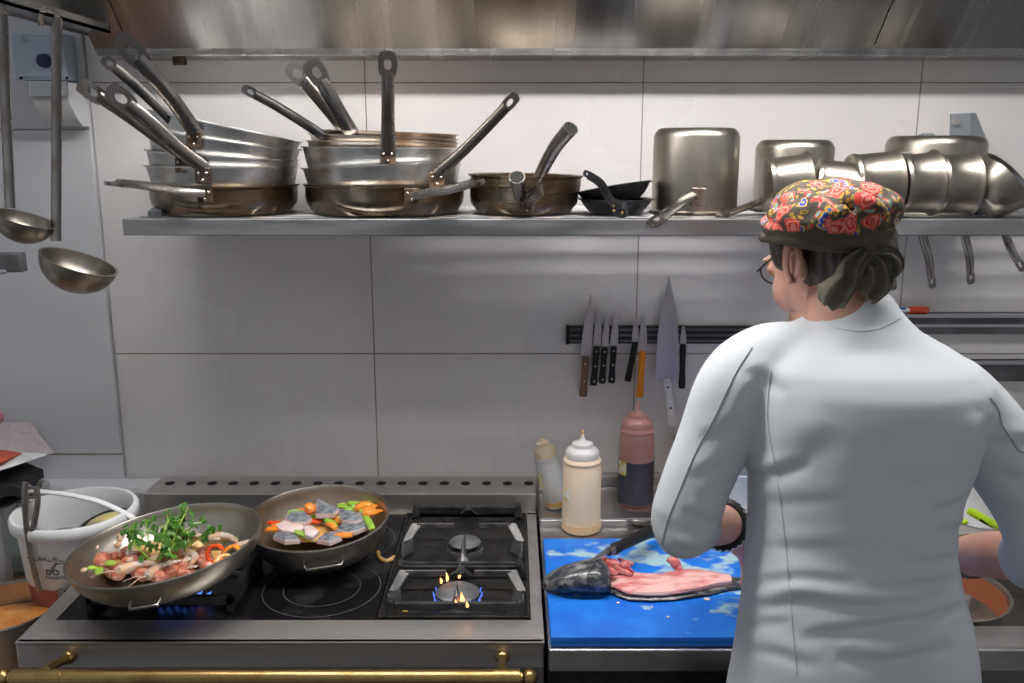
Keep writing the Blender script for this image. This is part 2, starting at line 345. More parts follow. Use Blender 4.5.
for i, (y, z, st) in enumerate(STRIPS):
    L = thing('strip_light', ('bright strip lamp nearer the wall inside the hood', 'dimmer strip lamp nearer the front inside the hood')[i], 'lamp', (.1, y, z))
    MB().box((-.75, y - .035, z), (.95, y + .035, z + .012)).build('housing', 'lampcase', L, smooth=False)
    lm = M['lamp'].copy(); lm.name = 'lamp_cover'; lm.node_tree.nodes['Principled BSDF'].inputs['Emission Strength'].default_value = st
    MB().box((-.73, y - .028, z - .006), (.93, y + .028, z - .0005)).build('diffuser', lm, L, smooth=False)
# ------------------------------------------------------------------ shelf
SZ = 1.527
sh = thing('wall_shelf', 'long steel wall shelf of rods carrying the pans and pots', 'shelf', (.2, 1.7, SZ))
SL, SR = -.669, 1.10
MB().box((SL, 1.545, SZ - .029), (SR, 1.557, SZ)).build('front_beam', 'shelf', sh, smooth=False, bevel=.002)
MB().box((SL, 1.872, SZ - .029), (SR, 1.884, SZ)).build('rear_beam', 'shelf', sh, smooth=False, bevel=.002)
for x in (SL, SR - .012, .2): MB().box((x, 1.557, SZ - .029), (x + .012, 1.872, SZ - .006)).build('side_beam', 'shelf', sh, smooth=False)
for k in range(9):
    y = 1.575 + k * .0345
    MB().tube([(SL + .005, y, SZ - .0045), (SR - .005, y, SZ - .0045)], .0042, 8).build('rod', 'shelf', sh)
for x in (SL + .035, .85):
    b = MB()
    b.box((x - .012, 1.887, SZ - .03), (x + .012, YW - .001, SZ + .145 if x > 0 else SZ + .07))
    a0 = V((x, 1.60, SZ)); a1 = V((x, 1.887, SZ + (.14 if x > 0 else .06)))
    d = (a1 - a0).normalized(); nn = V((0, -d.z, d.y)) * .009
    b.rings([[a0 + V((-.012, 0, 0)) - nn, a0 + V((.012, 0, 0)) - nn, a0 + V((.012, 0, 0)) + nn, a0 + V((-.012, 0, 0)) + nn],
             [a1 + V((-.012, 0, 0)) - nn, a1 + V((.012, 0, 0)) - nn, a1 + V((.012, 0, 0)) + nn, a1 + V((-.012, 0, 0)) + nn]])
    b.build('bracket', 'bracket_grey', sh, smooth=False, bevel=.001)
    if x > 0:
        p = W(955, 122, 1.86); MB().tube([(x, 1.886, SZ + .128), (x, 1.878, SZ + .128)], .006, 12).build('bolt', 'rivet', sh)
# wedge shaped bracket piece standing over the low pot
a = W(950, 136, 1.84); b2 = W(969, 113, 1.84); c2 = W(985, 136, 1.84)
br = thing('shelf_bracket', 'grey folded metal bracket sticking up behind the low wide pot', 'bracket', (a.x, 1.84, a.z - .02))
poly = [W(950, 142, 1.845), W(951, 114, 1.845), W(970, 113, 1.845), W(970, 142, 1.845)]
MB().rings([poly, [q + V((0, .004, 0)) for q in poly]]).build('plate', 'bracket_grey', br, smooth=False)
poly = [W(970, 142, 1.845), W(970, 113, 1.845), W(976, 113, 1.86), W(988, 142, 1.86)]
MB().rings([poly, [q + V((0, .004, 0)) for q in poly]]).build('wing', 'bracket_grey', br, smooth=False)
MB().tube([W(956.5, 122, 1.844), W(956.5, 122, 1.838)], .006, 14).build('bolt', 'rivet', br)
# ------------------------------------------------------------------ pans
def catmull_px(path, k=5): return smoothpts([W(*p) for p in path], k)
def strip_handle(path, w0=.011, w1=.0075, end=.015, th=.0035, n_hint=V((0, -1, .25)), hole=True, parent=None, m='handle', ridge=True, name='handle', elen=1.35, wmid=None):
    pts = path; mb = MB(); N = len(pts); rs = []
    for i, p in enumerate(pts):
        t = pts[min(i + 1, N - 1)] - pts[max(i - 1, 0)]; t.normalize()
        s_ = t.cross(n_hint).normalized(); nn = s_.cross(t).normalized()
        q = i / (N - 1); wd = w0 * (1 - q) + w1 * q
        if wmid: wd = (w0 + (wmid - w0) * q * 2) if q < .5 else (wmid + (w1 - wmid) * (q - .5) * 2)
        if nn.dot(V((0, -1, .2))) < 0: nn = -nn
        h = th * (1.9 if ridge else 1)
        rs.append([p - s_ * wd, p - s_ * wd * .93 + nn * th * .8, p - s_ * wd * .35 + nn * h, p + s_ * wd * .35 + nn * h, p + s_ * wd * .93 + nn * th * .8, p + s_ * wd, p + s_ * wd * .4 - nn * th * .2, p - s_ * wd * .4 - nn * th * .2])
    mb.rings(rs)
    if hole:
        t = (pts[-1] - pts[-2]).normalized(); s_ = t.cross(n_hint).normalized(); nn = s_.cross(t).normalized()
        if nn.dot(V((0, -1, .2))) < 0: nn = -nn
        c = pts[-1] + t * end * .75; K = 24; el = end * elen
        def rg(f, o):
            out = []
            for j in range(K):
                a_ = 2 * PI * j / K; ca, sa = math.cos(a_), math.sin(a_)
                sq = 1 / max(abs(ca), abs(sa)) ** .45 if f > .8 else 1
                out.append(c + (t * ca * el + s_ * sa * end) * f * (sq if f > .8 else 1) * .93 + nn * o)
            return out
        mb.rings([rg(1, 0), rg(1, th), rg(.42, th), rg(.42, 0)], False, True)
    return mb.build(name, m, parent)
def rivets(parent, c, m='soot', s=.013, nrm=V((0, -1, .1))):
    nrm.normalize(); s_ = nrm.cross(V((0, 0, 1))).normalized(); u_ = s_.cross(nrm) * -1
    if u_.z < 0: u_ = -u_
    mb = MB(); q = [c + (s_ * a + u_ * b) * s for a, b in ((-1, -1), (1, -1), (1.0, 1), (-1.0, 1))]
    mb.rings([[p - nrm * .006 for p in q], [p + nrm * .0025 for p in q]])
    br = mb.build('handle_bracket', m, parent, smooth=False, bevel=.001)
    for a, b in ((-.55, .35), (.55, .35), (0, -.55)):
        MB().ell(c + (s_ * a + u_ * b) * s + nrm * .003, (.0028, .0028, .0028), n=8, m=6).build('rivet', 'rivet', br)
def pan_body(x, y, z, rb, rr, h, tilt=(0, 0), m='alu', parent=None, saute=False, lip=.004, name='bowl'):
    prof = [(0, 0), (rb * .96, 0), (rb, .003)]
    if saute: prof += [(rr * .985, .018), (rr, .03), (rr, h - .004)]
    else:
        for k in range(1, 6): q = k / 5; prof.append((rb + (rr - rb) * (q ** .75), .003 + (h - .003) * q))
    prof += [(rr + lip, h - .001), (rr + lip, h + .0012), (rr - .002, h)]
    if saute: prof += [(rr - .003, .03), (rr * .97, .018)]
    else:
        for k in range(5, 0, -1): q = k / 5; prof.append((rb + (rr - rb) * (q ** .75) - .0028, .0045 + (h - .0045) * q))
    prof += [(rb * .95, .004), (0, .004)]
    mtx = T(x, y, z) @ RY(tilt[0]) @ RX(tilt[1])
    return MB().lathe(prof, mtx, 64).build(name, m, parent)
def pan(kind, label, x, y, z, rb, rr, h, tilt, m, handle, hm='handle', group=None, saute=False, cat='pan', att=None, hkw={}, bracket=True):
    t = thing(kind, label, cat, (x, y, z), group)
    pan_body(x, y, z, rb, rr, h, tilt, m, t, saute)
    if handle:
        pts = catmull_px(handle); strip_handle(pts, parent=t, m=hm, **hkw)
        if bracket: rivets(t, W(*att) if att else pts[0] + V((0, .004, -.008)))
    return t
xa, ya = W(226, 205, 1.70).x, 1.70
pan('saute_pan', 'browned deep saute pan at the bottom of the leftmost stack', xa, ya, SZ + .001, .120, .133, .050, (0, 0), 'steel_dark',
    [(203, 196, 1.565), (175, 193, 1.53), (140, 188, 1.48), (118, 186, 1.44)], 'handle', saute=True, att=(205, 195, 1.566), hkw=dict(w0=.008, w1=.010, end=.009, wmid=.012, n_hint=V((0, -.45, 1)), elen=2.2, th=.006))
pan('frying_pan', 'aluminium frying pan resting directly on the browned pan of the leftmost stack', xa, ya, SZ + .032, .121, .135, .054, (.5, 0), 'alu',
    [(203, 167, 1.565), (178, 148, 1.54), (152, 124, 1.52), (128, 104, 1.50)], 'handle', att=(203, 176, 1.562), hkw=dict(end=.018, w0=.012, w1=.011, elen=1.5))
pan('frying_pan', 'aluminium frying pan, middle one of the leftmost stack, handle reaching furthest left', xa - .002, ya + .004, SZ + .052, .121, .135, .054, (4, 0), 'alu',
    [(192, 160, 1.572), (160, 139, 1.55), (128, 116, 1.53), (98, 96, 1.50)], 'handle', att=(183, 165, 1.572), hkw=dict(end=.015, w0=.011, w1=.010, elen=1.7))
pan('frying_pan', 'aluminium frying pan with black handle, second from the top of the leftmost stack', xa - .002, ya + .004, SZ + .082, .121, .135, .054, (9, 0), 'alu',
    [(182, 131, 1.60), (160, 109, 1.58), (135, 85, 1.56), (114, 67, 1.54)], 'handle_dark', att=(183, 133, 1.61), hkw=dict(end=.011, w0=.009, w1=.009))
pan('frying_pan', 'topmost aluminium frying pan of the leftmost stack, broad steel handle up to the hood', xa + .001, ya - .002, SZ + .106, .120, .134, .052, (12, -2), 'alu',
    [(195, 132, 1.562), (178, 107, 1.54), (157, 80, 1.51), (138, 58, 1.49)], 'handle', att=(194, 140, 1.566), hkw=dict(end=.019, w0=.013, w1=.013, elen=1.7))
xb = W(386, 205, 1.70).x
pan('saute_pan', 'browned wide saute pan at the bottom of the second stack', xb, ya, SZ + .001, .135, .147, .052, (0, 0), 'steel_dark',
    [(414, 198, 1.555), (435, 194, 1.53), (458, 190, 1.50), (474, 186, 1.48)], 'handle', saute=True, att=(412, 196, 1.552), hkw=dict(w0=.008, w1=.008, end=.008, wmid=.012, n_hint=V((0, -.5, 1)), elen=2.2, th=.006))
pan('frying_pan', 'aluminium frying pan of the second stack, handle leaning up to the right', xb - .001, ya, SZ + .034, .131, .146, .055, (-3, 0), 'alu',
    [(437, 174, 1.558), (460, 154, 1.54), (485, 129, 1.52), (507, 106, 1.50)], 'handle', att=(437, 180, 1.556), hkw=dict(end=.011, w0=.010, w1=.009, elen=1.8))
pan('frying_pan', 'speckled aluminium frying pan of the second stack, handle standing straight up', xb - .006, ya + .002, SZ + .062, .129, .143, .057, (.5, 0), 'alu',
    [(388, 152, 1.558), (388, 125, 1.545), (388, 98, 1.53), (388, 72, 1.52)], 'handle', att=(388, 157, 1.556), hkw=dict(end=.017, w0=.013, w1=.011, wmid=.011))
pan('frying_pan', 'scorched frying pan of the second stack, left one of its twin leaning handles', xb - .004, ya + .01, SZ + .077, .124, .138, .052, (1, 0), 'alu_brown',
    [(355, 143, 1.62), (335, 118, 1.60), (315, 94, 1.585), (303, 80, 1.58)], 'handle', bracket=False, hkw=dict(end=.017, w0=.011, w1=.011))
pan('frying_pan', 'scorched frying pan of the second stack, right one of its twin leaning handles', xb - .002, ya + .008, SZ + .088, .121, .135, .050, (2, 0), 'alu_brown',
    [(358, 143, 1.60), (345, 122, 1.58), (330, 96, 1.565), (321, 80, 1.56)], 'handle', bracket=False, hkw=dict(end=.018, w0=.013, w1=.012))
pan('frying_pan', 'topmost frying pan of the second stack with narrow black handle to the left', xb + .004, ya + .012, SZ + .100, .115, .128, .046, (2, 0), 'alu_brown',
    [(336, 145, 1.62), (310, 127, 1.60), (278, 107, 1.58), (254, 94, 1.56)], 'handle_dark', bracket=False, hkw=dict(end=.009, w0=.009, w1=.008, elen=1.8))
xc = W(524, 205, 1.69).x
pan('saute_pan', 'small browned saute pan under another, between second stack and black pans', xc, 1.69, SZ + .001, .088, .101, .052, (0, 0), 'steel_dark',
    [(527, 204, 1.588), (530, 199, 1.56), (538, 192, 1.53), (543, 190, 1.52)], 'handle', saute=True, att=(527, 206, 1.589), hkw=dict(w0=.013, w1=.010, end=.009, hole=False))
t = pan('saute_pan', 'small browned saute pan resting inside a like one, tube handle pointing up right', xc + .002, 1.69, SZ + .024, .085, .103, .045, (1, 0), 'steel_dark', None, saute=True)
def tubehandle(t, path, r0, r1, m='handle'):
    pts = catmull_px(path); MB().tube(pts, lerp_list([r0, r1], len(pts)), 16, sx=1.15).build('handle', m, t)
    d = (pts[-1] - pts[-2]).normalized(); MB().tube([pts[-1] - d * .001, pts[-1] + d * .0006], r1 * .86, 16, sx=1.15).build('handle_opening', 'hole', t)
tubehandle(t, [(537, 182, 1.60), (545, 165, 1.59), (556, 146, 1.57), (571, 128, 1.54)], .010, .013)
t2 = thing('frying_pan', 'short hollow handled small pan nested between the two browned saute pans', 'pan', (xc, 1.69, SZ + .036))
pan_body(xc - .001, 1.69, SZ + .013, .086, .098, .048, (0, 0), 'steel_dark', t2, True)
tubehandle(t2, [(520, 196, 1.585), (519, 187, 1.555), (517, 177, 1.52)], .010, .012)
# black blini pans
xd = W(616, 205, 1.66).x
for i, (dz, tl, hp_, lb) in enumerate([(0.001, (0, 0), [(617, 212, 1.60), (622, 214, 1.585), (628, 212, 1.575)], 'small black frying pan lying flat beneath its twin'),
                                 (.022, (-9, -6), [(619, 205, 1.59), (610, 200, 1.57), (601, 184, 1.55), (588, 175, 1.53)], 'small black frying pan tilted on its twin, curved black handle')]):
    t = pan('small_frying_pan', lb + ' beside the tall upturned pot', xd, 1.665, SZ + dz, .048, .067, .026, tl, 'black', hp_, 'black', bracket=False,
            hkw=dict(end=.006, w0=.008, w1=.007, hole=(i == 1), ridge=False))
    for q in ((606, 198), (613, 206)) if i else ((614, 211), (622, 213)): MB().ell(W(*q, 1.575), (.003, .003, .003), n=8, m=6).build('rivet', 'brass', t)
# upturned pots
def upturned(label, u0, u1, vtop, y, name='stock_pot', zb=SZ, m='pot'):
    a = W(u0, 200, y); b = W(u1, 200, y); r = (b.x - a.x) / 2; x = (a.x + b.x) / 2; top = W(600, vtop, y - r * .6).z; h = top - zb
    t = thing(name, label, 'pot', (x, y, zb))
    prof = [(r + .003, .0), (r + .004, .004), (r, .006), (r, h - .016), (r - .003, h - .008), (r - .009, h - .002), (r - .014, h), (0, h), (0, h - .004), (r - .014, h - .004), (r - .003, h - .018), (r - .0025, 0)]
    MB().lathe([(max(q, 0), z + .0008) for q, z in prof], T(x, y, zb), 64).build('body', m, t); return t, x, r
t, x, r = upturned('tall upturned steel pot left of the other upturned pots', 652, 736, 128, 1.70)
p = W(690, 200, 1.70 - r * .97)
MB().box((p.x + .002, p.y - .003, p.z - .012), (p.x + .028, p.y + .012, p.z + .022)).build('handle_bracket', 'steel', t, smooth=False, bevel=.002)
pts = catmull_px([(693, 196, 1.615), (682, 203, 1.59), (668, 213, 1.565), (660, 219, 1.55)]); strip_handle(pts, parent=t, w0=.011, w1=.012, end=.013, wmid=.010, n_hint=V((0, -.5, 1)), elen=1.6)
t, x, r = upturned('upturned steel pot between the tall pot and the lying saucepans', 754, 829, 140, 1.76)
pts = catmull_px([(778, 197, 1.685), (760, 202, 1.66), (742, 209, 1.63), (727, 214, 1.61)]); strip_handle(pts, parent=t, w0=.009, w1=.009, end=.011, n_hint=V((0, -.4, 1)), elen=1.6)
t, x, r = upturned('wide low upturned pot behind the lying saucepans', 884, 977, 136, 1.79)
p = W(905, 155, 1.775 - r); MB().box((p.x - .012, p.y - .001, p.z - .014), (p.x + .014, p.y + .022, p.z + .006)).build('handle_bracket', 'steel', t, smooth=False, bevel=.002)
# lying saucepans: base to the left, mouth to the right
def lying(label, u, wlen, r, tilt, y=1.62, hd=None, m='pot', dz=0, yaw=0, base=None, vc=None):
    z = SZ + r + .004 + dz; x = W(u, 190, y).x
    if vc: z = W(u, vc, y).z
    t = thing('saucepan', label, 'saucepan', (x, y, z - r), 'saucepans lying on the right end of the shelf')
    h = wlen
    prof = [(0, 0), (r - .010, 0), (r - .003, .003), (r - .001, .009), (r - .003, .014), (r - .001, h - .008), (r + .003, h - .002), (r + .0045, h), (r + .0035, h + .002), (r - .0045, h - .006), (r - .006, .016), (r - .014, .005), (0, .005)]
    if base: prof = [(0, 0), (base - .006, 0), (base, .004), (base + (r - base) * .5, h * .45), (r - .002, h - .004), (r + .004, h), (r + .003, h + .002), (r - .004, h - .004), (base + (r - base) * .5 - .003, h * .45), (base - .003, .006), (0, .004)]
    mt = T(x, y, z) @ RZ(yaw) @ RY(90 + tilt)
    MB().lathe(prof, mt, 56).build('body', m, t)
    if hd:
        pts = [V(q) for q in hd]; strip_handle(smoothpts(pts, 5), parent=t, w0=.010, w1=.007, end=.008, elen=1.9, m='handle', th=.003)
    return t
def hpath(u0, u1, v1, y=1.66, r=.056, x0=None):
    a = W(u0, 236, y); b = W(u1, v1, y); return [(a.x - .004, y - .035, SZ + .006), (a.x, y, SZ - .012), a, (a + b) / 2 + V((.001, -.004, 0)), b]
lying('first lying saucepan from the left, shiny base facing the tall pot', 764, .072, .050, -4, 1.60)
lying('second lying saucepan from the left, above the headscarf', 812, .076, .050, 8, 1.60, yaw=-12)
lying('third lying saucepan from the left, just right of the headscarf top', 848, .078, .053, -3, 1.59, hpath(886, 892, 280))
lying('fourth lying saucepan from the left, fully in view', 896, .062, .053, -2, 1.59, hpath(923, 931, 278))
lying('fifth lying saucepan from the left, before the tilted last one', 932, .063, .053, 0, 1.59, hpath(965, 970, 274))
lying('last lying saucepan at right, tilted with its mouth lifted', 978, .060, .058, -40, 1.60, [W(1000, 216, 1.60), W(1004, 228, 1.64), W(1007, 240, 1.66), W(1013, 253, 1.66), W(1018, 262, 1.655)], base=.042, vc=203)
# ------------------------------------------------------------------ ladles
def ladle(label, top, bot, y, bc, r, tiltx, tilty, hook=True):
    t = thing('ladle', label, 'ladle', W(*bc, y), 'ladles hanging from the hood gutter')
    a = W(*top, y); b = W(*bot, y + .0)
    pts = smoothpts([a, (a + b) / 2, b], 6)
    mb = MB()
    rs = [[p + V((-.0085, -.0015, 0)), p + V((0, -.0028, 0)), p + V((.0085, -.0015, 0)), p + V((.0085, .001, 0)), p + V((-.0085, .001, 0))] for p in pts]
    mb.rings(rs)
    if hook:
        hk = [a + V((0, 0, -.001))] + [a + V((-.013 + .013 * math.cos(q), .0, .013 * math.sin(q))) for q in [PI * k / 8 for k in range(0, 9)]]
        hk += [a + V((-.026, 0, -.012))]
        mb.rings([[p + V((0, s * .008, 0)) + (p - (a + V((-.013, 0, 0)))).normalized() * e for s, e in ((-1, 0), (1, 0), (1, .002), (-1, .002))] for p in hk])
    mb.build('handle', 'handle', t)
    c = W(*bc, y)
    prof = [(r * math.sin(k * PI / 20), -r * .86 * math.cos(k * PI / 20)) for k in range(0, 11)] + [(r + .002, .001)] + [((r - .002) * math.sin(k * PI / 20), -(r - .002) * .86 * math.cos(k * PI / 20) + .001) for k in range(10, -1, -1)]
    MB().lathe(prof, T(*c) @ RY(tilty) @ RX(tiltx), 48).build('bowl', 'pot', t)
ladle('larger steel ladle with its hooked handle in full view', (57, 18), (56, 241), 1.52, (79, 262), .062, 0, 22)
ladle('smaller steel ladle at the very left edge', (1, -20), (10, 208), 1.52, (25, 219), .048, 0, 20)
# ------------------------------------------------------------------ left wall fittings
y = YW - .013
sb = thing('control_box', 'pale wall box with round dark knob up under the hood', 'control box', W(38, 80, y))
a = W(15, 80, y - .05); b = W(62, 33, y - .05); MB().box((a.x, y - .05, a.z), (b.x, y, b.z)).build('casing', 'box_cool_lit', sb, smooth=False, bevel=.003)
a = W(19, 77, y - .053); b = W(59, 37, y - .053); MB().box((a.x, y - .053, a.z), (b.x, y - .050, b.z)).build('cover', 'box_cool_lit', sb, smooth=False, bevel=.002)
p = W(45, 61, y - .053); MB().lathe([(0, 0), (.014, 0), (.012, .012), (0, .013)], T(*p) @ RX(90), 24).build('knob', 'navy', sb)
for q in ((21, 78), (67, 78)): 
    p = W(q[0], q[1], y - .054); MB().ell(p, (.003, .003, .003), n=8, m=6).build('screw', 'hole', sb)
p = W(24, 39, y - .054); MB().lathe([(0, 0), (.006, 0), (.006, .0006), (0, .0006)], T(*p) @ RX(90), 16).build('emblem', 'bracket_grey', sb)
dp = thing('towel_dispenser', 'white curved paper dispenser below the pale wall box', 'dispenser', W(60, 127, y))
rs = []
for k in range(13):
    q = k / 12; v_ = 82 + 44 * q; off = 17 * q * q; d = .075 * math.sqrt(max(0, 1 - (q * .9) ** 2))
    a = W(30 + off, v_, y - d); b = W(66 + off, v_, y - d); rs.append([a, b, V((b.x, y, b.z)), V((a.x, y, a.z))])
MB().rings(rs).build('cover', 'dispenser', dp, smooth=True, angle=30)
a = W(30, 97, y - .078); b = W(66, 82, y - .078); MB().box((a.x, y - .0785, a.z), (b.x, y - .07, b.z + .002)).build('glossy_window', 'rack_edge', dp, smooth=False, bevel=.002)
ft = thing('corner_fitting', 'dark metal corner fitting at the left edge below the small ladle', 'fitting', W(10, 265, 1.55))
a = W(-30, 272, 1.50); b = W(26, 252, 1.50); MB().box((a.x, 1.48, a.z + .002), (b.x, 1.50, b.z)).build('block', 'rack_dark', ft, smooth=False, bevel=.002)
MB().ell(W(2, 272, 1.478), (.008, .002, .004)).build('pale_spot', 'rack_edge', ft)
# ------------------------------------------------------------------ knife racks
def rack(label, u0, u1, v0, v1, kind):
    y = YW - .001; a = W(u0, v1, y); b = W(u1, v0, y); H = b.z - a.z
    t = thing('knife_rack', label, 'knife rack', ((a.x + b.x) / 2, y, a.z))
    if kind == 0:
        MB().box((a.x, y - .014, a.z), (b.x, y, b.z)).build('bar', 'rack', t, smooth=False, bevel=.002)
        for k in (.18, .5, .82): MB().box((a.x + .006, y - .017, a.z + H * k - .0022), (b.x, y - .013, a.z + H * k + .0022)).build('rib', 'rack_dark', t, smooth=False, bevel=.0008)
        MB().box((a.x - .003, y - .018, a.z - .001), (a.x + .004, y, b.z + .001)).build('end_cap', 'blackplastic', t, smooth=False, bevel=.001)
    else:
        MB().box((a.x, y - .014, a.z), (b.x, y, b.z)).build('bar', 'rack_edge', t, smooth=False, bevel=.001)
        for k0, k1 in (((.02, .34), (.48, .78)) if kind == 1 else ((.02, .8),)): MB().box((a.x, y - .0165, a.z + H * k0), (b.x, y - .0135, a.z + H * k1)).build('magnet_strip', 'rack_dark', t, smooth=False, bevel=.0008)
        MB().box((a.x, y - .028, b.z - .003), (b.x, y - .001, b.z)).build('top_ledge', 'rack_edge', t, smooth=False)
    return t
rack('black magnetic knife rack holding the row of knives', 567, 800, 325, 342.5, 0)
rack('long aluminium knife rack right of the cook, pen on top', 850, 1150, 312, 333, 1)
rack('lower aluminium knife rack at the right edge, partly behind the shoulder', 960, 1150, 359, 380, 2)
def knife(label, tip, bl, br_, hend, hw, hm, bladem='blade', rivs=0, rivm='rivet', name='knife', cleat=False):
    y = YW - .0205; t = thing(name, label, 'knife', W(*tip, y))
    tp = W(*tip, y); L_ = W(*bl, y); R_ = W(*br_, y); mid = (L_ + R_) / 2
    n = 10; lf = []; rt = []
    for k in range(n + 1):
        q = k / n; lf.append(L_.lerp(tp, q) + (L_ - R_) * .30 * math.sin(PI * q) * .5); rt.append(R_.lerp(tp, q) + (R_ - L_) * .42 * math.sin(PI * q ** 1.0) * .5)
    loop = lf + rt[-2::-1]
    MB().rings([loop, [p + V((0, .0022, 0)) for p in loop]]).build('blade', bladem, t, smooth=False)
    he = W(*hend, y); d = (he - mid); N = 9; rs = []
    for k in range(N):
        q = k / (N - 1); wv = hw * (1 - .14 * math.sin(PI * q) + (.12 if q > .85 else 0)); 
        if k in (0, N - 1): wv *= .82
        p = mid + d * q; sx = V((d.z, 0, -d.x)).normalized()
        rs.append([p + sx * wv * c_ + V((0, -.0055 * s_ - .001, 0)) for c_, s_ in [(math.cos(2 * PI * j / 12), math.sin(2 * PI * j / 12)) for j in range(12)]])
    h = MB().rings(rs).build('handle', hm, t)
    for k in range(rivs):
        q = (.12, .5, .88)[k] if rivs == 3 else (.18, .62)[k]
        MB().ell(mid + d * q + V((0, -.0066, 0)), (.0024, .0015, .0024), n=10, m=6).build('rivet', rivm, h)
knife('leftmost knife on the black rack, long blade and brown wooden handle', (591, 293), (580.5, 356), (591, 356), (583, 396), .0085, 'wood', rivs=2, rivm='rack_edge')
knife('second knife on the black rack, slim blade, black riveted handle', (599.5, 305), (593, 346), (600.5, 346), (593.5, 385), .0075, 'blackplastic', rivs=3)
knife('third knife on the black rack, black riveted handle between two like it', (607.5, 309.5), (601.5, 347), (608, 347), (602, 383), .0075, 'blackplastic', rivs=3)
knife('fourth knife on the black rack, black riveted handle beside the wide gap', (616, 312), (610, 346), (617.5, 346), (611.5, 382.5), .0075, 'blackplastic', rivs=3)
knife('small knife with plain black handle left of the orange one', (635.7, 317), (632, 342), (638.5, 342), (627.5, 381), .0075, 'blackplastic')
knife('knife with bright orange handle on the black rack', (643.8, 313), (638.5, 351), (646.5, 351), (639.5, 397), .0082, 'orange_plastic')
knife('large chef knife with broad blade and white handle', (669, 275.5), (655.5, 378), (677.5, 378), (672.5, 425), .0092, 'white_plastic', rivs=2, rivm='hole')
knife('small knife with thin blade and plain black handle, rightmost on the black rack', (683.5, 324), (680, 344), (686, 344), (681.8, 388), .0075, 'blackplastic')
pen = thing('pen', 'blue and white pen with red cap lying on the aluminium rack', 'pen', W(905, 311, YW - .015))
y = YW - .016; MB().tube([W(884, 310.5, y), W(911, 310, y)], .005, 12).build('barrel', 'white_plastic', pen)
MB().box(tuple(W(886, 309.5, y - .006)), tuple(V(W(906, 308.5, y - .006)) + V((0, .002, .0015)))).build('print', 'blue', pen, smooth=False)
MB().tube([W(909, 310, y), W(927, 310, y), W(928, 310, y)], [.0075, .0078, .006], 12).build('cap', 'redpepper', pen)
# ------------------------------------------------------------------ range
XL, XR, YF, YB = -.768, .050, 1.252, 1.752
rg = thing('cooking_range', 'wide steel cooking range with black hob and brass rail', 'cooking range', ((XL + XR) / 2, 1.5, 0))
mb = MB()
mb.box((XL, YF, ZC - .004), (XR, 1.319, ZC)).box((XL, 1.319, ZC - .004), (-.738, YB, ZC)).box((.031, 1.319, ZC - .004), (XR, YB, ZC)).box((XL, 1.745, ZC - .004), (XR, YB + .01, ZC))
mb.build('top_frame', 'range', rg, smooth=False)
MB().box((XL, YF, ZC - .045), (XR, YF + .012, ZC)).build('front_edge', 'range', rg, smooth=False, bevel=.003)
MB().box((XL, YF + .02, .10), (XR, YB + .1, ZC - .03)).build('body', 'range_front', rg, smooth=False)
MB().box((XL + .02, YF + .012, .2), (XR - .02, YF + .022, ZC - .065)).build('oven_door', 'black', rg, smooth=False, bevel=.003)
for x in (XL + .06, XR - .06):
    for yy in (YF + .08, YB - .02): MB().tube([(x, yy, 0), (x, yy, .1)], .02, 16).build('foot', 'steel', rg)
MB().box((XL, 1.755, ZC - .004), (XR, 1.858, ZC + .041)).build('rear_vent', 'range', rg, smooth=False, bevel=.002)
for k in range(18):
    u = 170 + k * 21.1; p = G(u, 483.3, ZC + .0412)
    MB().lathe([(0, 0), (.0105, 0), (.0105, .0006), (0, .0006)], T(p.x, p.y, p.z), 20).build('vent_hole', 'hole', rg, smooth=False)
MB().box((-.737, 1.32, ZC - .012), (-.222, 1.744, ZC - .001)).build('hob_plate', 'hob', rg, smooth=False, bevel=.001)
for (x, yy) in ((-.33, 1.62), (-.33, 1.43)):
    for r in (.10, .065):
        MB().lathe([(r, 0), (r + .0015, 0), (r + .0015, .0004), (r, .0004)], T(x, yy, ZC - .001), 60, closed=True).build('zone_ring', 'rack_dark', rg)
gp = MB().box((-.220, 1.321, ZC - .012), (.030, 1.744, ZC)).build('gas_plate', 'enamel', rg, smooth=False, bevel=.002)
MB().box((-.217, 1.322, ZC), (.028, 1.328, ZC + .005)).box((-.217, 1.737, ZC), (.028, 1.743, ZC + .005)).box((-.219, 1.324, ZC), (-.213, 1.741, ZC + .005)).box((.023, 1.324, ZC), (.029, 1.741, ZC + .005)).build('plate_rim', 'enamel', rg, smooth=False, bevel=.002)
BURN = [(-.091, 1.378), (-.089, 1.573)]
for bx, by in BURN:
    cr = .036 if by < 1.5 else .029
    b = MB().lathe([(0, 0), (cr + .006, 0), (cr + .004, .007), (cr - .006, .010), (cr - .006, .014), (0, .014)], T(bx, by, ZC), 40).build('burner', 'rack_dark', rg)
    MB().lathe([(0, .014), (cr, .014), (cr + .001, .018), (cr - .003, .0215), (0, .0225)], T(bx, by, ZC), 40).build('burner_cap', 'cap', b)
    mb = MB()
    for k in range(28):
        a_ = 2 * PI * k / 28; q_ = cr + .0015; mb.box((bx + q_ * math.cos(a_) - .001, by + q_ * math.sin(a_) - .001, ZC + .004), (bx + q_ * math.cos(a_) + .001, by + q_ * math.sin(a_) + .001, ZC + .012))
    mb.build('flame_ports', 'hole', b, smooth=False)
def plate(pts, t, axis):
    pts = [V(p) for p in pts]; o = V(axis) * t / 2
    return MB().rings([[p - o for p in pts], [p + o for p in pts]])
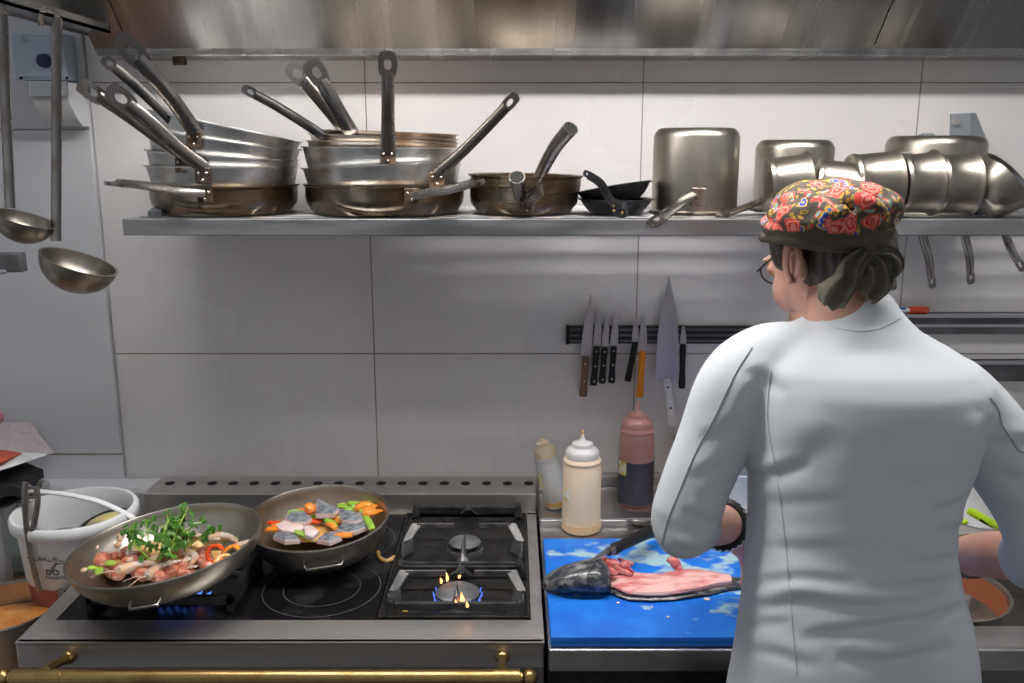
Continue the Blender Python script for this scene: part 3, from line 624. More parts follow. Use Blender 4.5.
for gi, (bx, by) in enumerate(BURN):
    gr = thing('burner_grate', ('cast iron grate over the front burner with orange flames', 'cast iron grate over the rear unlit burner')[gi], 'burner grate', (bx, by, ZC), 'cast iron burner grates')
    x0, x1 = -.205, .020
    y0, y1 = ((1.332, 1.462), (1.476, 1.728))[gi]
    Z = ZC + .005
    for yy in (y0, y1): MB().box((x0 + .012, yy - .004, Z + .006), (x1 - .012, yy + .004, Z + .020)).build('cross_bar', 'iron', gr, smooth=False, bevel=.002)
    for xx, sx in ((x0, 1), (x1, -1)):
        for yy in (y0, y1):
            poly = [(xx - sx * .003, yy - .009, Z - .004), (xx + sx * .016, yy - .009, Z - .004), (xx + sx * .013, yy - .006, Z + .022), (xx + sx * .004, yy - .006, Z + .026)]
            MB().rings([[V(p) for p in poly], [V(p) + V((0, .016, 0)) for p in poly]]).build('foot', 'iron', gr, smooth=False, bevel=.003)
    for xx, e in ((x0, bx - cr_ - .004 if 0 else bx - .022), (x1, bx + .026)):
        sx = 1 if e > xx else -1; yy = by + .036
        # a bar running in towards the burner, bent down at its outer end
        MB().box((min(xx + sx * .022, e), yy, Z + .024), (max(xx + sx * .022, e), yy + .004, Z + .034)).build('side_bar', 'iron_worn', gr, smooth=False, bevel=.001)
        q = [V((xx - sx * .004, yy - .022, Z + .008)), V((xx + sx * .011, yy - .022, Z + .008)), V((xx + sx * .032, yy + .004, Z + .034)), V((xx + sx * .012, yy + .004, Z + .034))]
        MB().rings([q, [p - V((0, 0, .004)) for p in q]]).build('bent_end', 'iron_worn', gr, smooth=False, bevel=.0008)
        q = [V((xx + sx * .002, by - .044, Z + .002)), V((xx + sx * .020, by - .020, Z + .004)), V((xx + sx * .016, by - .004, Z + .022)), V((xx - sx * .001, by - .022, Z + .022))]
        MB().rings([q, [p + V((sx * .003, 0, 0)) for p in q]]).build('side_plate', 'iron', gr, smooth=False, bevel=.0008)
    for base, tip in ((y0 - .004, by - .012), (y1 + .002, by + (.030 if gi == 0 else .115))):
        rs = []
        for t, w_, tp_, bt in ((0, .030, .010, .000), (.08, .024, .018, .002), (.22, .012, .028, .008), (.45, .006, .034, .018), (1, .002, .037, .028)):
            yy = base + (tip - base) * t; rs.append([V((bx - w_, yy, Z + bt)), V((bx + w_, yy, Z + bt)), V((bx + w_ * .12, yy, Z + tp_)), V((bx - w_ * .12, yy, Z + tp_))])
        MB().rings(rs).build('pointed_finger', 'iron_worn', gr, smooth=False, bevel=.0006)
# flames
fl = tag(None or thing('flame', 'orange gas flames licking round the front burner cap', 'flame', (*BURN[0], ZC + .015)), 'orange gas flames licking round the front burner cap', 'flame')
for (u, v, h, r) in ((462, 604, .026, .0045), (456, 606, .014, .003), (447, 581, .020, .003), (441, 583, .012, .003), (459, 578, .020, .003), (467, 607, .012, .003)):
    p = G(u, v, ZC + .018)
    h *= .8; r *= .85
    MB().tube([p, p + V((.001, 0, h * .3)), p + V((0, 0, h * .65)), p + V((-.001, 0, h))], [r * .6, r, r * .6, .0003], 10).build('tongue', 'flame', fl)
for k in range(16):
    a_ = 2 * PI * k / 16; p = V((BURN[0][0] + .039 * math.cos(a_), BURN[0][1] + .039 * math.sin(a_), ZC + .010))
    if k in (0, 1, 15, 14, 8, 9, 10, 7): MB().tube([p, p + V((.003 * math.cos(a_), .003 * math.sin(a_), .009))], [.002, .0004], 6).build('blue_jet', 'flame_blue', fl)
fl = thing('flame', 'blue gas flames glowing under the wok with greens', 'flame', G(190, 600, ZC + .01))
for k in range(7):
    p = G(158 + k * 8, 597 - (k % 3), ZC + .010); MB().tube([p, p + V((.004, 0, .004)), p + V((.010, 0, .010))], [.003, .0035, .0004], 6).build('blue_jet', 'flame_blue', fl)
p = G(200, 597, ZC + .012); MB().ell(p, (.008, .003, .005), n=10, m=6).build('pink_glow', mat('flame_pink', (0, 0, 0), 1, emit=(1, .25, .2), estr=.8), fl)
lb = thing('burner_grate', 'black iron grate mostly hidden under the wok with greens', 'burner grate', (-.575, 1.40, ZC), 'cast iron burner grates')
mb = MB()
for yy in (1.345, 1.52): mb.box((-.70, yy, ZC + .012), (-.46, yy + .01, ZC + .027))
for xx in (-.70, -.47): mb.box((xx, 1.345, ZC - .001), (xx + .01, 1.53, ZC + .027))
mb.build('frame', 'iron', lb, smooth=False, bevel=.001)
for xx, yy, x2, y2 in ((-.69, 1.435, -.64, 1.435), (-.47, 1.435, -.53, 1.435), (-.58, 1.35, -.58, 1.39), (-.58, 1.52, -.58, 1.47)):
    MB().tube([(xx, yy, ZC + .022), (x2, y2, ZC + .024)], .005, 6).build('finger', 'iron_worn', lb)
b = MB().lathe([(0, 0), (.04, 0), (.036, .012), (0, .016)], T(-.58, 1.435, ZC), 30).build('burner', 'cap', rg)
# brass rail
ra = thing('brass_rail', 'brass towel rail along the front of the range', 'rail', (-.35, 1.19, .835))
zr = W(300, 678, 1.19).z; xl = W(12, 678, 1.19).x; xr_ = W(520, 678, 1.19).x
MB().tube([(xl, 1.19, zr), (xr_, 1.19, zr)], .0125, 24).build('bar', 'brass', ra)
for x in (xl + .055, xr_ - .020): MB().tube([(x - .02, 1.19, zr), (x + .02, 1.19, zr)], .0135, 24).build('sleeve', 'brass', ra)
for x, s_ in ((xl, -1), (xr_, 1)):
    MB().tube([(x, 1.19, zr), (x + s_ * .004, 1.19, zr)], .0085, 20).build('end_neck', 'brass', ra); MB().ell((x + s_ * .014, 1.19, zr), (.012, .0135, .0135)).build('end_knob', 'brass', ra)
for u, du in ((45, 4), (502, 0)):
    p = W(u, 670, 1.19); q = V((p.x + du / 896 * 1.3, 1.247, ZC - .022)); MB().tube([p, p.lerp(q, .5), q], [.0075, .0065, .0075], 16).build('post', 'brass', ra)
    MB().ell(q, (.011, .011, .011)).build('post_knob', 'brass', ra)
# crumbs on the hob
tag(MB().tube(smoothpts([G(378, 552, ZC + .002), G(379, 557, ZC + .002), G(384, 560.5, ZC + .002), G(389, 560.5, ZC + .002), G(394, 557, ZC + .002)], 4), .004, 8).build('onion_curl', 'onion'), 'curl of fried onion dropped left of the gas burners', 'onion')
for k, (u, v) in enumerate(((397, 610), (405, 611), (400, 608))):
    tag(MB().ell(G(u, v, ZC + .003), (.005, .003, .0025), n=8, m=5).build('food_crumb', 'onion'), 'yellow crumb at the front left corner of the gas burners', 'crumb', 'yellow crumbs by the gas burners')
# ------------------------------------------------------------------ work counter
ct = thing('work_counter', 'steel work counter in front of the cook', 'counter', (.6, 1.55, 0))
CR = 1.5; CL = .056; YC = 1.232
mb = MB().box((CL, YC, ZC - .012), (CR, 1.30, ZC)).box((CL, 1.30, ZC - .012), (.60, YW - .002, ZC)).box((.60, 1.60, ZC - .012), (CR, YW - .002, ZC))
mb.build('worktop', 'counter', ct, smooth=False)
MB().box((CL, YC - .004, ZC - .035), (CR, YC + .006, ZC + .002)).build('front_edge', 'counter', ct, smooth=False, bevel=.002)
MB().box((CL, YC + .01, .1), (CR, YW - .01, ZC - .16)).build('cabinet', 'range_front', ct, smooth=False)
MB().box((CL, YC + .02, ZC - .16), (.58, YW - .01, ZC - .012)).build('drawer_box', 'black', ct, smooth=False)
MB().box((CL, YW - .03, ZC), (CR, YW - .001, ZC + .035)).build('upstand', 'counter', ct, smooth=False, bevel=.002)
mb = MB().box((.60, 1.30, ZC - .12), (CR, 1.60, ZC - .115)).box((.60, 1.295, ZC - .12), (CR, 1.30, ZC - .001)).box((.60, 1.60, ZC - .12), (CR, 1.605, ZC - .012)).box((.595, 1.30, ZC - .12), (.60, 1.60, ZC - .012))
mb.build('sink_basin', 'range_front', ct, smooth=False)
for x in (.1, 1.4): MB().tube([(x, 1.3, 0), (x, 1.3, .1)], .02, 12).build('foot', 'steel', ct)
bd = MB(); a = G(543.5, 538, ZC + .02); f0 = G(547, 637, ZC + .02)
SMEAR_C = G(660, 556, ZC + .02)
bx0, bx1, by0, by1 = a.x - .001, .60, f0.y, a.y
o = bd.box((bx0, by0, ZC + .0025), (bx1, by1, ZC + .020)).build('cutting_board', 'blue', smooth=True, bevel=.003, loc=((bx0 + bx1) / 2, (by0 + by1) / 2, ZC + .0025))
tag(o, 'bright blue plastic cutting board under the fish', 'cutting board')
n_ = [n for n in M['blue'].node_tree.nodes if n.type == 'VECT_MATH'][0]; n_.inputs[1].default_value = (SMEAR_C.x - o.location.x, SMEAR_C.y - o.location.y, .018)
ZB = ZC + .020
# tray
tr = thing('steel_tray', 'shallow steel tray under the squeeze bottles', 'tray', (.28, 1.72, ZC))
q0 = G(541, 519, ZC + .012); tx0, tx1, ty0, ty1 = q0.x, .62, q0.y, 1.862
MB().box((tx0, ty0, ZC), (tx1, ty1, ZC + .003)).build('base', 'counter', tr, smooth=False)
MB().tube([(tx0, ty0, ZC + .011), (tx1, ty0, ZC + .011), (tx1, ty1, ZC + .011), (tx0, ty1, ZC + .011)], .003, 8, closed=True).build('rim', 'rack_edge', tr)
mb = MB()
for a_, b_ in (((tx0, ty0 - .001, ZC), (tx1, ty0 + .001, ZC + .011)), ((tx0, ty1 - .001, ZC), (tx1, ty1 + .001, ZC + .011)), ((tx0 - .001, ty0, ZC), (tx0 + .001, ty1, ZC + .011))): mb.box(a_, b_)
mb.build('side', 'counter', tr, smooth=False)
def bottle(label, base, r, h, bm, cm, liquid=None, lh=.5, mtx=None, lab=None, tipm=None, name='squeeze_bottle', nozzle=True):
    t = thing(name, label, 'bottle', base); X = T(*base) @ (mtx or Matrix())
    sh_ = h * .72
    prof = [(0, 0), (r * .86, 0), (r, .005), (r * 1.0, h * .3), (r * .985, sh_ - .014), (r * .93, sh_ - .008), (r * .93, sh_ - .004), (r * .97, sh_), (r * .90, sh_ + .006), (0, sh_ + .006)]
    MB().lathe(prof, X, 40).build('body', bm, t)
    if nozzle:
        prof = [(r * .84, sh_ + .004), (r * .86, sh_ + .008), (r * .86, sh_ + .017), (r * .80, sh_ + .022), (r * .56, sh_ + .028), (r * .52, sh_ + .035), (r * .22, sh_ + .039), (.005, sh_ + .043), (.0035, h - .008), (.002, h), (0, h)]
        MB().lathe(prof, X, 40).build('cap', cm, t)
        if tipm: MB().lathe([(0, h - .004), (.003, h - .004), (.0025, h + .003), (0, h + .003)], X, 10).build('tip', tipm, t)
    else:
        prof = [(0, sh_), (r * .8, sh_), (r * .84, sh_ + .004), (r * .84, sh_ + .026), (r * .78, sh_ + .03), (0, sh_ + .03)]; MB().lathe(prof, X, 30).build('cap', cm, t)
        mb = MB()
        for k in range(24): mb.box((-.0008, r * .83, sh_ + .004), (.0008, r * .86, sh_ + .026)).v[-8:] ; mb.v[-8:] = [Matrix.Rotation(2 * PI * k / 24, 3, 'Z') @ p for p in mb.v[-8:]]
        mb.xf(X).build('cap_ribs', cm, t, smooth=False)
    if liquid: MB().lathe([(0, .001), (r * .875, .001), (r + .0006, .006), (r * 1.0 + .0006, h * lh), (r * .9, h * lh + .0005), (0, h * lh + .0005)], X, 40).build('sauce', liquid, t)
    if lab:
        za, zb = lab; mb = MB(); rs = [[X @ V((( r + .0009) * math.cos(R(a_)), (r + .0009) * math.sin(R(a_)), z)) for z in (za, zb)] for a_ in range(190, 231, 8)]
        fs = []; vs = []
        for rr in rs: vs += rr
        for k in range(len(rs) - 1): fs.append((2 * k, 2 * k + 2, 2 * k + 3, 2 * k + 1))
        MB().add(vs, fs).build('sticker', 'label', t, smooth=False)
    return t
p = G(581, 529, ZC + .001); bottle('cloudy squeeze bottle full of beige sauce, foremost of the bottles', (p.x, p.y, ZC + .0005), .0385, .203, 'bottle_w', 'plastic_clear', 'sauce_beige', .10, tipm='onion', lab=(.07, .095))
p = G(635, 502, ZC + .004); bottle('squeeze bottle with pinkish top and dark sauce inside', (p.x, p.y, ZC + .0035), .0375, .226, 'rose', 'rose', 'soy', .44, lab=(.07, .10))
p = G(553, 510, ZC + .004); bottle('squeeze bottle leaning to the left with little sauce left', (p.x + .012, 1.775, ZC + .008), .027, .150, 'plastic_clear', 'bottle_w', 'sauce_amber', .10, mtx=RY(-14), lab=(.05, .085))
p = G(683, 494, ZC + .004); bottle('orange sauce bottle with ribbed navy screw cap behind the sleeve', (p.x - .004, 1.80, ZC + .0035), .034, .165, 'orangejar', 'navy', nozzle=False)
p = G(742, 508, ZC + .004); t = thing('plastic_tub', 'pale blue plastic tub seen between the cook arm and back', 'tub', (p.x - .01, 1.74, ZC + .004))
MB().lathe([(0, 0), (.045, 0), (.050, .09), (.053, .095), (.053, .10), (.048, .10), (.043, .004), (0, .004)], T(p.x - .012, 1.74, ZC + .004), 32).build('body', 'paleblue', t)
MB().lathe([(.047, .0), (.049, .0), (.049, .005), (.047, .005)], T(p.x - .012, 1.74, ZC + .0035), 32, closed=True).build('foot_ring', 'rack_edge', t)
# knife and spoon by the fish
k = thing('kitchen_knife', 'black handled knife resting over the fish head on the board', 'knife', G(630, 545, ZB + .03))
a = G(655, 529, ZB + .034); b = G(612, 550, ZB + .046); d = (b - a)
pts = [a + d * q for q in (0, .1, .4, .8, .95, 1)]; MB().tube(pts, [.009, .0115, .0105, .0095, .011, .008], 14).build('handle', 'blackplastic', k)
bo = MB().tube([b, b + d.normalized() * .012], [.0085, .0075], 12).build('bolster', 'handle', k)
e = G(592, 563, ZB + .052); dd = (e - b); up = V((0, .25, 1)).normalized(); sd = V((0.25, .9, .3)).normalized() * .020
lo = [b + V((0, 0, .003)), b + dd * .4 + sd * .7, e + sd * .5, e - dd * .02, b - sd * .25]
MB().rings([lo, [q + V((0, 0, .0015)) for q in lo]]).build('blade', 'blade', k, smooth=False)
s_ = thing('spoon', 'steel spoon lying between the tray and the cutting board', 'spoon', G(645, 525, ZC + .01))
c = G(640, 522, ZC + .008); MB().lathe([(0, -.005), (.012, -.004), (.019, .001), (.018, .0015), (.011, -.003), (0, -.004)], T(*c) @ RZ(-18) @ Matrix.Diagonal((1.5, .9, 1, 1)), 28).build('bowl', 'handle', s_)
MB().tube([c + V((.026, -.006, .001)), c + V((.07, -.010, .004)), c + V((.13, -.012, .004))], [.004, .003, .005], 8).build('handle', 'handle', s_)
# ------------------------------------------------------------------ fish
fi = thing('fish', 'grey fish opened to pink flesh on the blue board', 'fish', G(640, 585, ZB))
def sec(u, v, ry, rz, n=18, zc=None):
    c = G(u, v, ZB + (zc if zc is not None else rz)); return [c + V((0, ry * math.cos(2 * PI * j / n), rz * math.sin(2 * PI * j / n))) for j in range(n)]
mb = MB(); mb.rings([sec(541.5, 584, .003, .004, zc=.010), sec(545, 583, .012, .011), sec(553, 581, .022, .016), sec(565, 579, .030, .021), sec(580, 577, .035, .024), sec(594, 575, .038, .026), sec(603, 576, .038, .024), sec(609, 578, .033, .018)])
mb.build('head', 'fishskin', fi)
p = G(561, 583, ZB + .026); e_ = MB().ell(p + V((.0, -.009, -.001)), (.0055, .003, .0055), n=14, m=8).build('eye', 'rack_dark', fi); MB().ell(p + V((0, -.0115, -.001)), (.0035, .0015, .0035), n=10, m=6).build('pupil', 'hole', e_)
MB().tube(smoothpts([G(543, 588, ZB + .010), G(550, 592, ZB + .009), G(558, 593, ZB + .010)], 4), .0012, 6).build('mouth', 'hole', fi)
MB().tube(smoothpts([G(596, 562, ZB + .054), G(589, 572, ZB + .050), G(588, 583, ZB + .036), G(595, 592, ZB + .018)], 5), [.0008] * 16, 6).build('gill_line', 'hole', fi)
# fillet slab: flesh over skin
N = 22
def slab(path, thick, zb, top_round=.5, jitter=0):
    rs = []
    for (u, vt, vb) in path:
        a = G(u, vb, ZB + zb); b = G(u, vt, ZB + zb); c = (a + b) / 2; ry = (b.y - a.y) / 2; row = []
        for j in range(16):
            an = 2 * PI * j / 16; cy, cz = math.cos(an), math.sin(an)
            row.append(c + V((jitter * random.uniform(-1, 1), math.copysign(abs(cy) ** .7, cy) * ry, thick / 2 * (1 + math.copysign(abs(cz) ** .6, cz)) + jitter * random.uniform(-.6, .6))))
        rs.append(row)
    return MB().rings(rs)
slab([(606, 572, 594), (616, 574, 599), (626, 575, 602), (645, 577, 603), (668, 579, 602), (690, 579, 599), (708, 579, 596), (724, 579, 592), (742, 580, 590), (750, 582, 589)], .008, 0).build('skin', 'fishskin', fi)
slab([(604, 565, 588), (614, 567, 592), (626, 575, 597), (645, 578, 598), (662, 578, 598), (676, 575, 596), (690, 573, 594), (702, 574, 591), (714, 576, 588), (730, 579, 586)], .012, .006, jitter=.0016).build('flesh', 'flesh', fi)
mb = MB()
for k_ in range(34):
    q = random.random(); q2 = random.random(); c = G(601 + 28 * q, 556 + 5 * q + 14 * q2, ZB + .034 - .016 * q + .004 * random.random()); r_ = .003 + .003 * random.random()
    mb.tube([c + V((-.008, .003, .002)) * random.uniform(.3, 1), c, c + V((.010, random.uniform(-.008, .006), -.003))], [r_ * .6, r_, r_ * .5], 7)
mb.build('gills', 'blood', fi)
p = G(677, 566, ZB + .018); MB().tube(smoothpts([p + V((-.014, .006, .008)), p + V((-.006, .002, .008)), p, p + V((.006, -.006, -.006))], 4), [.005, .006, .007, .007, .008, .009, .009, .009, .008, .007, .007, .006, .005], 10).build('belly_flap', 'flesh', fi)
MB().tube([p + V((-.016, .007, .009)), p + V((-.014, .0055, .008))], .0038, 8).build('bone_end', 'blood', fi)
for k_, (u, v, r) in enumerate(((707, 599, .006), (618, 603, .003), (668, 617, .003), (652, 607, .0025))):
    tag(MB().ell(G(u, v, ZB + .0015), (r, r * .8, .0018), n=10, m=5).build('fish_scrap', 'pinkfish'), 'tiny scrap of fish on the blue board', 'fish scrap', 'fish scraps on the board')
# ------------------------------------------------------------------ woks
def wok(label, c, Rr, depth, rb, tilt, handles, dark):
    t = thing('wok', label, 'wok', (c[0], c[1], c[2] - depth)); X = T(*c) @ tilt
    prof = [(0, -depth), (rb, -depth)]; inner = []
    for k in range(1, 10):
        q = k / 9; r = rb + (Rr - rb) * math.sin(q * PI / 2) ** .9; z = -depth + depth * (1 - math.cos(q * PI / 2)) ** .85; prof.append((r, z)); inner.append((r - .0022, z + .0016))
    prof += [(Rr + .003, .0005), (Rr + .003, .0025), (Rr - .001, .003)] + inner[::-1] + [(rb, -depth + .002), (0, -depth + .002)]
    MB().lathe(prof, X, 72).build('bowl', 'wok', t)
    for az, w_, out, drop in handles:
        ca, sa = math.cos(R(az)), math.sin(R(az)); rd = V((ca, sa, 0)); tg = V((-sa, ca, 0)); r0 = Rr - .004; zz = -.017
        pts = [rd * (r0 - .006) - tg * w_ + V((0, 0, zz)), rd * (r0 + out * .6) - tg * w_ + V((0, 0, zz - drop * .5)), rd * (r0 + out) - tg * w_ * .9 + V((0, 0, zz - drop)),
               rd * (r0 + out) + tg * w_ * .9 + V((0, 0, zz - drop)), rd * (r0 + out * .6) + tg * w_ + V((0, 0, zz - drop * .5)), rd * (r0 - .006) + tg * w_ + V((0, 0, zz))]
        pp = []
        for i in range(len(pts) - 1): pp += [pts[i].lerp(pts[i + 1], f) for f in (0, .25, .5, .75)]
        MB().tube([X @ p for p in pp + [pts[-1]]], .0026, 8).build('handle', 'handle', t)
    def surf(r, az, lift=.004):
        q = min(1, max(0, (r - rb) / (Rr - rb))); an = math.asin(min(1, q ** (1 / .9))) / (PI / 2) if q > 0 else 0
        z = -depth + depth * (1 - math.cos(an * PI / 2)) ** .85; return X @ V((r * math.cos(R(az)), r * math.sin(R(az)), z + lift))
    return t, surf, X
c1 = G(166, 543, 1.004)
w1, surf1, X1 = wok('large steel wok with greens and salmon at the front left of the range', tuple(c1), .153, .060, .080, RY(-6) @ RX(1), [(-81, .022, .024, .006), (192, .028, .032, -.006)], False)
c2 = G(318, 517, .982)
w2, surf2, X2 = wok('smaller steel wok with fish fillets on the black hob', tuple(c2), .128, .070, .070, RX(4.5) @ RY(-1), [(-75, .032, .018, .006)], False)
# food pieces
def chunk(name, m, s, seed):
    random.seed(seed); mb = MB(); mb.ell((0, 0, 0), s, n=10, m=7)
    mb.v = [p * (1 + random.uniform(-.14, .14)) for p in mb.v]
    mb.v = [V((math.copysign(abs(p.x / s[0]) ** .75, p.x) * s[0], math.copysign(abs(p.y / s[1]) ** .75, p.y) * s[1], p.z)) for p in mb.v]
    return mb.build(name, m, loc=(0, 0, 0))
def scatter(proto, label, cat, group, places, surf=None):
    xs_ = sorted(p[0].x for p in places); many = len(places) > 6
    for i, (loc, rot, sc) in enumerate(places):
        lab_ = label
        if many: k3 = 0 if loc.x < xs_[len(xs_) // 3] else (1 if loc.x < xs_[2 * len(xs_) // 3] else 2); lab_ = label + (', at left', ', in the middle', ', at right')[k3]
        o = proto if i == 0 else proto.copy()
        if i: C.objects.link(o)
        o.location = loc; o.rotation_euler = [R(a) for a in rot]; o.scale = (sc,) * 3; tag(o, lab_, cat, group)
def at(u, v, z): return G(u, v, z)
rnd = random.Random(3)
zf = .962
def spots(lst, z=zf): return [(at(u, v, z + rnd.uniform(-.004, .006)), (rnd.uniform(-30, 30), rnd.uniform(-30, 30), rnd.uniform(0, 180)), rnd.uniform(.85, 1.2)) for u, v in lst]
scatter(chunk('vegetable_bed', 'onion', (.03, .025, .008), 1), 'bed of fried onion under the salmon in the large wok', 'fried onion', 'fried onion pieces in the large wok',
        [(at(u, v, .950), (0, 0, a), s) for u, v, a, s in ((130, 560, 20, 1.3), (160, 566, 70, 1.4), (195, 560, 0, 1.3), (215, 553, 30, 1.2), (150, 552, 30, 1.4), (180, 548, 30, 1.4), (120, 566, 30, 1.0))])
scatter(chunk('salmon_chunk', 'salmon', (.015, .012, .010), 2), 'chunk of cooked salmon in the large wok', 'salmon chunk', 'salmon chunks in the large wok',
        spots([(102, 560), (117, 557), (131, 562), (144, 574), (119, 574), (112, 570), (156, 576), (126, 553), (140, 556), (172, 572), (182, 566), (197, 562), (148, 566), (186, 575), (203, 556), (165, 560), (108, 566), (175, 555), (136, 570), (210, 566)]))
def prawn():
    t = thing('prawn', '', 'prawn', (0, 0, 0)); N_ = 14; pts = []; rr = []
    for k_ in range(N_): q = k_ / (N_ - 1); pts.append(V((.055 * (q - .5), .012 * math.sin(PI * q), .0))); rr.append(.0085 * (1 - q * .72) * (1 + .08 * (k_ % 2)) * (1 if k_ else .5))
    MB().tube(pts, rr, 10).build('shell', 'prawn', t)
    for a_ in (-1, 0, 1): MB().add([pts[-1], pts[-1] + V((.012, .004 + a_ * .006, .001)), pts[-1] + V((.014, a_ * .006 - .001, -.001)), pts[-1] + V((0, -.002, -.001))], [(0, 1, 2, 3)]).build('tail_fan', 'prawn', t, smooth=False)
    for s__ in (0, 1): MB().tube([pts[0] + V((-.002, .002 * s__, .002)), pts[0] + V((-.014, .006 - .01 * s__, .006)), pts[0] + V((-.030, .014 - .02 * s__, .003))], [.0009, .0007, .0004], 5).build('antenna', 'prawn', t)
    return t
pr = prawn()
PL = [('prawn lying across the front of the large wok', 138, 569, 12, 1.25, .974), ('prawn in the middle front of the large wok', 165, 569, 48, 1.1, .974), ('prawn standing on its side near the pepper ring', 186, 559, -60, 1.2, .976),
      ('long prawn by the right rim of the large wok', 219, 541, -22, 1.4, .982), ('prawn under the leaves at the back of the large wok', 138, 548, 100, 1.1, .972), ('prawn under the leaves right of middle in the large wok', 190, 541, 5, 1.3, .978)]
for i, (lb_, u, v, a_, sc, z) in enumerate(PL):
    o = pr if i == 0 else dup(pr); o.location = at(u, v, z); o.rotation_euler = (0, R(-6), R(a_)); o.scale = (sc,) * 3; o['label'] = lb_; o['group'] = 'prawns in the large wok'
# pepper rings
def ring(name, label, cat, m, c, r, w_, rot, arc=300, group=None):
    pts = [T(*c) @ rot @ V((r * math.cos(R(a_)), r * 1.15 * math.sin(R(a_)), 0)) for a_ in range(0, arc, 15)]
    return tag(MB().tube(pts, w_, 8, sx=1.4).build(name, m), label, cat, group)
ring('pepper_ring', 'curved red orange pepper ring at the right of the large wok', 'pepper ring', 'redpepper', at(216, 555, .985), .014, .0030, RX(60) @ RZ(40), 250)
ring('pepper_ring', 'flat orange pepper ring beside the red one in the large wok', 'pepper ring', 'carrot', at(230, 555, .984), .016, .0032, RX(25) @ RY(-15), 330)
ring('pepper_ring', 'orange pepper ring in front of the flat one at the wok rim', 'pepper ring', 'carrot', at(224, 563, .975), .013, .0032, RX(30) @ RY(10), 260)
scatter(chunk('pepper_piece', 'greenveg', (.010, .006, .004), 5), 'green pepper piece in the large wok', 'pepper piece', 'green pepper pieces in the large wok', spots([(99, 571), (92, 568), (110, 563), (225, 541), (232, 539), (180, 530)], .972))
scatter(chunk('garlic_piece', 'prawn', (.006, .005, .004), 6), 'pale onion flake in the large wok', 'onion flake', 'pale onion flakes in the large wok', spots([(84, 570), (99, 572), (120, 540), (96, 548), (121, 536), (118, 545), (130, 560), (190, 550)], .975))
# sprigs of green herb
def sprig(seed, base, tip, n=9):
    rn = random.Random(seed); t = thing('herb_sprig', 'leafy green herb sprig heaped on the salmon, leaning ' + ('left' if tip.x < base.x - .012 else ('right' if tip.x > base.x + .012 else 'nearly upright')), 'herb sprig', base, 'herb sprigs in the large wok')
    d = tip - base; mid = base + d * .5 + V((rn.uniform(-.01, .01), rn.uniform(-.01, .01), .008)); pts = smoothpts([base, mid, tip], 6)
    MB().tube(pts, lerp_list([.0016, .0007], len(pts)), 6).build('stem', 'greenveg', t)
    mb = MB(); st = MB()
    for i in range(n):
        q = .12 + .88 * i / (n - 1); p = pts[int(q * (len(pts) - 1))]; di = V((rn.uniform(-1, 1), rn.uniform(-1, 1), rn.uniform(0, .9))).normalized()
        lp = p + di * rn.uniform(.006, .015); st.tube([p, lp], .0006, 4)
        nrm = V((rn.uniform(-.7, .7), rn.uniform(-1, .2), rn.uniform(.3, 1))).normalized(); t_, a, b = frame(nrm, di)
        for lobe in (-1, 0, 1):
            dirn = (Matrix.Rotation(R(55 * lobe), 3, nrm) @ (di - nrm * di.dot(nrm)).normalized()); sd_ = nrm.cross(dirn); L0 = rn.uniform(.007, .0115)
            out = [lp, lp + dirn * L0 * .35 + sd_ * L0 * .38, lp + dirn * L0 * .8 + sd_ * L0 * .33, lp + dirn * L0 + nrm * -.002, lp + dirn * L0 * .8 - sd_ * L0 * .33, lp + dirn * L0 * .35 - sd_ * L0 * .38, lp + dirn * L0 * .55 - nrm * .001]
            mb.add(out, [(0, 1, 6), (1, 2, 6), (2, 3, 6), (3, 4, 6), (4, 5, 6), (5, 0, 6)])
    mb.build('leaves', 'green', t); st.build('leaf_stalks', 'greenveg', t)
SP = [((168, 556), (188, 508), .985, 1.045), ((150, 552), (146, 522), .985, 1.02), ((160, 556), (168, 520), .99, 1.03), ((176, 552), (205, 520), .985, 1.03), ((140, 548), (130, 528), .985, 1.015),
      ((172, 558), (155, 535), .99, 1.01), ((185, 552), (190, 530), .985, 1.015), ((160, 560), (182, 540), .985, 1.0), ((150, 560), (128, 542), .98, .995), ((190, 545), (213, 534), .985, 1.005), ((165, 548), (178, 515), .985, 1.03), ((178, 548), (172, 528), .985, 1.02)]
for i, ((u0, v0), (u1, v1), z0, z1) in enumerate(SP): sprig(i + 10, at(u0, v0, z0), at(u1, v1, z1) + V((0, 0, 0)), 11)
# second wok food
def strip(name, label, cat, group, m, u, v, z, L_, w_, az, ry=0, n=1):
    p = at(u, v, z); X = T(*p) @ RZ(az) @ RY(ry)
    mb = MB().tube([X @ V((L_ * (q - .5), .003 * math.sin(q * 3), .002 * math.cos(q * 3))) for q in (0, .25, .5, .75, 1)], [w_ * .7, w_, w_, w_, w_ * .7], 6, sx=1.3)
    return tag(mb.build(name, m), label + (', by the left rim' if u < 300 else (', in the middle' if u < 343 else ', by the right rim')), cat, group)
zv = .948
scatter(chunk('vegetable_bed', 'onion', (.028, .024, .008), 11), 'bed of fried onion under the fish fillets in the smaller wok', 'fried onion', 'fried onion pieces in the smaller wok',
        [(at(u, v, .936), (0, 0, a), s) for u, v, a, s in ((300, 528, 20, 1.3), (325, 532, 70, 1.4), (345, 526, 0, 1.3), (320, 522, 30, 1.4), (290, 530, 0, 1.0), (350, 518, 40, 1.1), (312, 534, 0, 1.2))])
